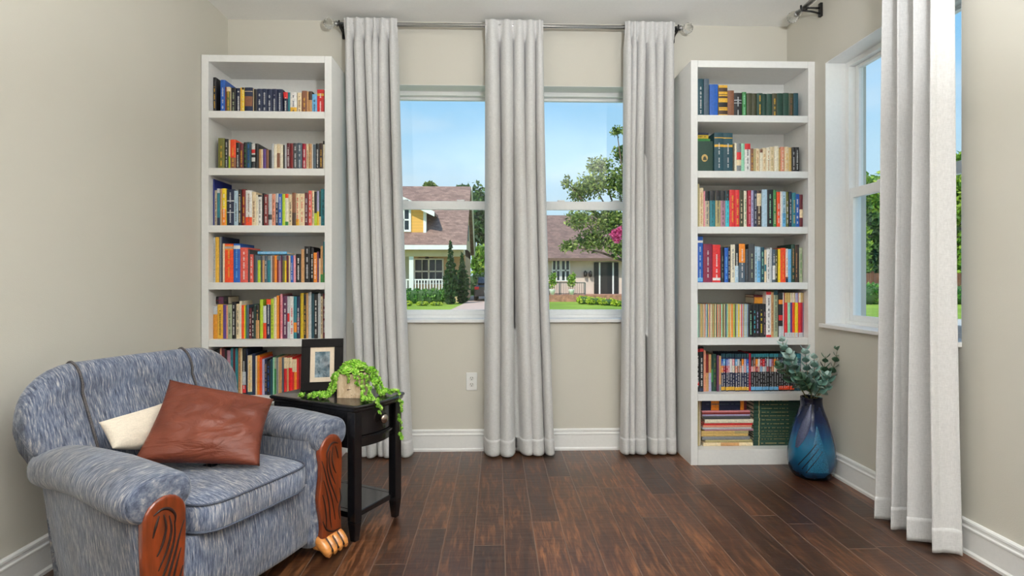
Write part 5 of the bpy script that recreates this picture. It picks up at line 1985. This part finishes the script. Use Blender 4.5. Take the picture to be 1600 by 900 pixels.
# crape myrtle spray with pink blossom
b1 = at(992, 11)
cm = thing('crape_myrtle', 'crape myrtle with pink blossom at the edge of the right back window', 'tree', b1, 0, None)
st = MB()
px, pz = X(963, 11) - b1.x, Z(366, X(963, 11), 11) - GZ
st.tube([(0, 0, 0), (0.02, 0, 1.2), (-0.02, 0, 1.75), (px, 0, pz)], [0.03, 0.02, 0.012, 0.006], 6)
st.build('stem', BARK, cm)
k = MB()
foliage(k, [((px, 0, pz), (0.13, 0.13, 0.13)), ((px + 0.09, 0, pz + 0.06), (0.12, 0.1, 0.12)), ((px + 0.02, 0, pz - 0.1), (0.1, 0.1, 0.1)), ((px - 0.05, 0, pz + 0.0), (0.09, 0.09, 0.1))], 900, 0.03, 9, hollow=0.4)
k.build('blossom', PINK, cm)
k = MB()
foliage(k, [((0.05, 0, 1.5), (0.22, 0.25, 0.4)), ((0.1, 0, 2.6), (0.22, 0.2, 0.7))], 320, 0.05, 12, hollow=0.2)
k.build('foliage', DKT, cm)

# cypresses
for i, (u, v, y, ru, lab) in enumerate(((704, 378, 31.0, 12.5, 'taller slim dark cypress in front of the yellow house'), (722, 396, 32.2, 12.5, 'shorter slim cypress at the corner of the yellow house'))):
    b = at(u, y)
    h = Z(v, b.x, y) - GZ
    r = ru * y / F_PX
    t = thing('cypress', lab, 'tree', b, 0, 'cypresses')
    MB().tube([(0, 0, 0), (0, 0, h * 0.6)], [0.09, 0.03], 7).build('trunk', BARK, t)
    k = MB()
    bl = []
    for j in range(9):
        q = j / 8
        w = r * (0.75 + 0.35 * sin(pi * min(1, q * 1.3))) * (1 - 0.72 * max(0, q - 0.35) / 0.65)
        bl.append(((0, 0, 0.25 + (h - 0.45) * q), (w, w, h * 0.10)))
    foliage(k, bl, 4200, 0.08, 20 + i, hollow=0.6)
    k.build('crown', CYP, t)


def hedge(name, label, u0, u1, y, v1, mat, n, s, seed, bumps=6, ry=0.4, group=None, cat='hedge', z0=GZ):
    t = thing(name, label, cat, ((X(u0, y) + X(u1, y)) / 2, y, z0), 0, group)
    c = t.location
    xa, xb = X(u0, y) - c.x, X(u1, y) - c.x
    h = Z(v1, c.x, y) - z0
    bl = []
    for i in range(bumps):
        q = (i + 0.5) / bumps
        bl.append(((xa + (xb - xa) * q, 0, h * 0.5), ((xb - xa) / bumps * 0.72, ry, h * 0.52)))
    m = MB()
    m.grid(rbox((xb - xa) / 2 * 0.95, ry * 0.7, h * 0.42, 4, 16, 8, 0, 0, h * 0.44), close_u=True)
    m.build('inner_branches', DKT, t)
    k = MB()
    foliage(k, bl, n, s, seed, hollow=0.75)
    k.build('leaves', mat, t)
    return t


hedge('hedge', 'clipped green hedge in front of the white porch rail', 618, 698, 31.8, 450, HDG, 3200, 0.075, 31)
for i, (u, v, y, w) in enumerate(((636, 470, 29, 7), (660, 471, 29.2, 8), (682, 472, 29.4, 8))):
    hedge('shrub', ('leftmost', 'middle', 'rightmost')[i] + ' of the three small lime shrubs before the clipped hedge', u - w, u + w, y, v, LIME, 420, 0.06, 41 + i, 2, 0.25, 'lime shrubs before the hedge', 'shrub')
for i, (u0, u1, v, y) in enumerate(((903, 922, 462, 31.0), (918, 940, 464, 30.2), (938, 962, 466, 29.4), (958, 984, 469, 28.6))):
    hedge('shrub', ('farthest left', 'second from left', 'third from left', 'rightmost')[i] + ' of four yellow shrubs below the dark front door', u0, u1, y, v, LIME, 620, 0.07, 51 + i, 2, 0.4, 'yellow shrubs by the brick step', 'shrub')
hedge('hedge', 'low dark hedge at the far end of the driveway', 727, 770, 46.5, 426, DKT, 2200, 0.14, 61, 4, 0.6)
for i, (u, lab) in enumerate(((863, 'potted shrub at the left end of the grey porch rail'), (893, 'potted shrub standing before the middle of the grey porch rail'))):
    y = yw - 2.25
    b = at(u, y, 0.12)
    t = thing('porch_plant', lab, 'potted plant', b, 0, 'porch plants')
    MB().lathe([(0.13, 0), (0.19, 0.3), (0.2, 0.34)], 12).build('pot', WHT, t)
    k = MB()
    foliage(k, [((0, 0, 0.85), (0.36, 0.3, 0.5)), ((0.1, 0, 1.15), (0.2, 0.2, 0.35))], 420, 0.08, 71 + i, hollow=0.2)
    k.build('foliage', MIDT, t)

# trees beyond the houses and beyond the side window
for (u, v, y, ru, rv, mat, lab) in (
        (748, 345, 58, 24, 40, DKT, 'dark tree beyond the driveway, under the taller one'),
        (742, 318, 66, 26, 34, DKT, 'tall dark tree rising behind the right end of the yellow house'),
        (752, 405, 52, 16, 26, MIDT, 'lighter green tree at the end of the driveway'),
        (722, 300, 60, 12, 12, DKT, 'small dark treetop above the right half of the yellow house roof'),
        (672, 291, 60, 9, 6, OAK, 'small treetop above the middle of the yellow house roof')):
    b = at(u, y)
    k = y / F_PX
    zc = Z(v, b.x, y) - GZ
    tree(lab, b, zc + rv * k * 0.6, [((0, 0, zc), (ru * k, ru * k, rv * k)), ((ru * k * 0.5, 0, zc - rv * k * 0.5), (ru * k * 0.7, ru * k * 0.6, rv * k * 0.6)), ((-ru * k * 0.45, 0, zc - rv * k * 0.35), (ru * k * 0.6, ru * k * 0.6, rv * k * 0.7))], 2200, 0.30, mat, int(u), 0.25, hollow=0.35)


def ray_pt(u, dep):
    """ground point seen in direction u at a given distance along the view"""
    r = (u - 800) / F_PX * dep
    return Vector((r * CT + dep * ST, dep * CT - r * ST, GZ))


for i, (u, v, dep, ru, mat, lab) in enumerate((
        (1352, 268, 36, 30, MIDT, 'bright green tree beyond the side window, left of the tallest'),
        (1388, 262, 38, 34, MIDT, 'tallest bright green tree beyond the side window'),
        (1366, 330, 35, 20, DKT, 'shorter dark green tree beyond the side window'),
        (1340, 345, 34, 18, MIDT, 'small tree beyond the side window close to its left jamb'),
        (1440, 250, 44, 34, DKT, 'dark tree hidden mostly by the nearest curtain'),
        (1500, 232, 38, 30, MIDT, 'green tree seen in the slit between the nearest curtain and the wall'))):
    b = ray_pt(u, dep)
    k = dep / F_PX
    zt = EYE + (V0 - v) * k - GZ
    R = ru * k
    tree(lab, b, zt * 0.7, [((0, 0, zt - R * 0.9), (R, R, R * 0.9)), ((R * 0.4, 0.3, zt - R * 2.1), (R * 1.05, R, R)), ((-R * 0.5, 0, zt - R * 1.9), (R * 0.8, R * 0.8, R)), ((0, 0, zt - R * 3.1), (R * 1.0, R, R)), ((R * 0.2, 0.2, zt * 0.30), (R * 1.3, R, zt * 0.30))], 4200, 0.22, mat, 200 + i, 0.2, hollow=0.4)
for i, (u, dep, w) in enumerate(((1345, 31, 2.4), (1385, 31.5, 2.6), (1500, 31, 2.6))):
    b = ray_pt(u, dep)
    t = thing('hedge', ('rounded hedge beyond the side window at its left jamb', 'rounded hedge beyond the side window beside the nearest curtain', 'rounded hedge beyond the slit at the right of the nearest curtain')[i], 'hedge', b, 0, 'hedges beyond the side window')
    m = MB().grid(rbox(w * 0.7, 0.5, 0.5, 3, 16, 8, 0, 0, 0.5), close_u=True)
    m.build('inner_branches', DKT, t)
    k = MB()
    foliage(k, [((-w * 0.4, 0, 0.6), (w * 0.6, 0.8, 0.62)), ((w * 0.4, 0, 0.58), (w * 0.6, 0.8, 0.62))], 1500, 0.10, 300 + i, hollow=0.75)
    k.build('leaves', HDG, t)
fc = thing('garden_fence', 'brown board fence behind the hedge beyond the side window', 'fence', ray_pt(1390, 33.2))
o = fc.location
A, B = ray_pt(1325, 32.6) - o, ray_pt(1520, 33.6) - o
m = MB()
n = 60
dd = (B - A) / n
ang = atan2(dd.y, dd.x)
for i in range(n):
    p = A + dd * i
    m.box((0, -0.02, 0), (dd.length - 0.02, 0.02, 1.75), Matrix.Translation(p) @ Matrix.Rotation(ang, 4, 'Z'))
m.build('board_panel', plain('brown_fence_board', (122, 84, 62), 0.9, 0.15, 3), fc)
for i in range(0, n + 1, 12):
    p = A + dd * i
    MB().box((-0.06, 0.03, 0), (0.06, 0.15, 1.85), Matrix.Translation(p) @ Matrix.Rotation(ang, 4, 'Z')).build('post', plain('brown_fence_post', (110, 76, 56), 0.9, 0.15, 3), fc)

# ------------------------------------------------------------------ parked car
cb = at(764, 36.5, GZ + 0.03)
car = thing('car', 'dark car parked on the driveway, partly behind the middle curtain', 'car', cb, radians(90))
CP = plain('dark_car_paint', (34, 32, 34), 0.25, 0.1, 2, Coat_Weight=0.6)
body = MB()
prof = [(-2.2, 0.30), (2.2, 0.30), (2.25, 0.62), (2.1, 0.86), (1.25, 0.98), (0.55, 1.45), (-1.15, 1.48), (-1.95, 1.02), (-2.22, 0.92)]
rows = []
for yy_, s_ in ((-0.88, 0.97), (-0.80, 1.0), (0.80, 1.0), (0.88, 0.97)):
    rows.append([(x * s_, yy_ * (1 if z < 1.0 else 0.82), 0.3 + (z - 0.3) * s_) for x, z in prof])
body.grid(rows, close_u=True, smooth=False)
n = len(prof)
body.add(rows[0], [tuple(range(n))])
body.add(rows[-1], [tuple(range(n))[::-1]])
body.build('body', CP, car, bevel=0.05, weld=True)
gl = MB()
gl.add([(-1.24, -0.60, 1.46), (-1.24, 0.60, 1.46), (-1.92, 0.66, 1.08), (-1.92, -0.66, 1.08)], [(0, 1, 2, 3)], mat=Matrix.Translation((-0.03, 0, 0.03)))
gl.build('rear_window', DARKG, car, solid=0.02)
for sx in (-1.35, 1.4):
    for sy in (-0.82, 0.82):
        wm = MB().lathe([(0.12, -0.1), (0.29, -0.1), (0.325, -0.07), (0.325, 0.07), (0.29, 0.1), (0.12, 0.1)], 20, Matrix.Translation((sx, sy, 0.325)) @ Matrix.Rotation(pi / 2, 4, 'X'))
        wm.build('wheel', M['iron'], car)
for sy in (-0.72, 0.72):
    MB().box((-2.28, sy - 0.14, 0.72), (-2.2, sy + 0.14, 0.90)).build('tail_light', plain('red_tail_light', (150, 24, 20), 0.3), car, bevel=0.02)
MB().box((-2.27, -0.26, 0.55), (-2.21, 0.26, 0.67)).build('number_plate', WHT, car)

# ------------------------------------------------------------------ sky, sun, added lamps, camera
w = bpy.data.worlds.new('sky')
SC.world = w
w.use_nodes = True
t = w.node_tree
t.nodes.clear()
N = t.nodes.new
o = N('ShaderNodeOutputWorld')
bg = N('ShaderNodeBackground')
tc = N('ShaderNodeTexCoord')
sx = N('ShaderNodeSeparateXYZ')
t.links.new(tc.outputs['Generated'], sx.inputs[0])
rp = N('ShaderNodeValToRGB')
e = rp.color_ramp.elements
e[0].position, e[0].color = 0.0, rgb((214, 240, 254))
e[1].position, e[1].color = 0.62, rgb((84, 160, 240))
x = rp.color_ramp.elements.new(0.20)
x.color = rgb((192, 229, 254))
x = rp.color_ramp.elements.new(0.38)
x.color = rgb((130, 202, 254))
t.links.new(sx.outputs[2], rp.inputs[0])
mp = N('ShaderNodeMapping')
mp.inputs['Scale'].default_value = (1.6, 1.6, 4.2)
mp.inputs['Location'].default_value = (0.3, 0.0, 0.25)
t.links.new(tc.outputs['Generated'], mp.inputs[0])
nz = N('ShaderNodeTexNoise')
nz.inputs['Scale'].default_value = 2.1
nz.inputs['Detail'].default_value = 5
nz.inputs['Roughness'].default_value = 0.5
t.links.new(mp.outputs[0], nz.inputs['Vector'])
cr2 = N('ShaderNodeValToRGB')
cr2.color_ramp.elements[0].position, cr2.color_ramp.elements[0].color = 0.46, (0, 0, 0, 1)
cr2.color_ramp.elements[1].position, cr2.color_ramp.elements[1].color = 0.78, (0.62, 0.62, 0.62, 1)
t.links.new(nz.outputs['Fac'], cr2.inputs[0])
mx = N('ShaderNodeMix')
mx.data_type = 'RGBA'
t.links.new(cr2.outputs[0], mx.inputs[0])
t.links.new(rp.outputs[0], mx.inputs[6])
mx.inputs[7].default_value = rgb((240, 246, 252))
t.links.new(mx.outputs[2], bg.inputs[0])
bg.inputs[1].default_value = 1.05
t.links.new(bg.outputs[0], o.inputs[0])


def light(name, kind, loc, energy, color=(1, 1, 1), **kw):
    ld = bpy.data.lights.new(name, kind)
    ld.energy = energy
    ld.color = color
    for k, v in kw.items():
        setattr(ld, k, v)
    ob = bpy.data.objects.new(name, ld)
    ob.location = loc
    COL.objects.link(ob)
    return ob


sun = light('sun', 'SUN', (0, 0, 30), 4.3, (1.0, 0.95, 0.86), angle=radians(0.6))
sun.rotation_euler = Vector((0.45, 0.72, -1.05)).to_track_quat('-Z', 'Y').to_euler()

# unseen bowl uplights, added above and behind the viewer to brighten the room
for i, (lx, ly, lz, pw) in enumerate(((0.62, 0.05, 1.66, 225), (0.5, -1.6, 1.66, 55))):
    pd = thing('added_uplight', ('metal bowl pendant lamp nearer to the windows', 'metal bowl pendant lamp nearer to the rear wall')[i], 'lamp', (lx, ly, Z_CEIL), 0, 'pendant lamps')
    dz = lz - Z_CEIL
    MB().lathe([(0.06, -0.025), (0.06, 0.0)], 16).build('canopy', M['nickel'], pd)
    MB().tube([(0, 0, -0.025), (0, 0, dz - 0.03)], 0.004, 6).build('cord', M['iron'], pd)
    bowl = [(0.01, -0.10), (0.08, -0.09), (0.14, -0.06), (0.18, -0.02), (0.19, 0.0), (0.187, 0.0), (0.176, -0.02), (0.135, -0.057), (0.08, -0.086), (0.01, -0.096)]
    MB().lathe([(r, z + dz) for r, z in bowl], 32, cap=False).build('bowl', plain('white_lamp_metal', (236, 236, 232), 0.4, 0.01), pd)
    light('added_uplight_source', 'AREA', (lx, ly, lz - 0.015), pw, (0.95, 0.98, 1.0), shape='DISK', size=0.34).rotation_euler = (pi, 0, 0)
fl = thing('added_fill_lamp', 'globe floor lamp standing behind the viewer', 'lamp', (0.27, -0.9, 0))  # unseen fill light added behind the viewer, given a base and pole
MB().lathe([(0.15, 0.0), (0.15, 0.015), (0.02, 0.03)], 24).build('base', M['nickel'], fl)
MB().tube([(0, 0, 0.03), (0, 0, 1.12)], 0.011, 10).build('pole', M['nickel'], fl)
light('added_fill_light', 'POINT', (0.27, -0.9, 1.42), 7, (0.965, 0.985, 1.0), shadow_soft_size=0.24)

cam = bpy.data.cameras.new('camera')
cam.sensor_width = 36.0
cam.lens = 36.0 * F_PX / 1600.0
cam.shift_y = -14.0 / 1600.0
cam.clip_end = 400
co = bpy.data.objects.new('camera', cam)
co.location = (0, 0, EYE)
co.rotation_euler = (pi / 2, 0, -TH)
COL.objects.link(co)
SC.camera = co
vs = SC.view_settings
vs.view_transform = 'Standard'
vs.look = 'None'
vs.gamma = 1.0
vs.exposure = 0.0
vs.use_curve_mapping = False
SC.cycles.use_denoising = True
SC.cycles.max_bounces = 10
SC.cycles.diffuse_bounces = 5
SC.cycles.transparent_max_bounces = 16
SC.cycles.sample_clamp_indirect = 6.0
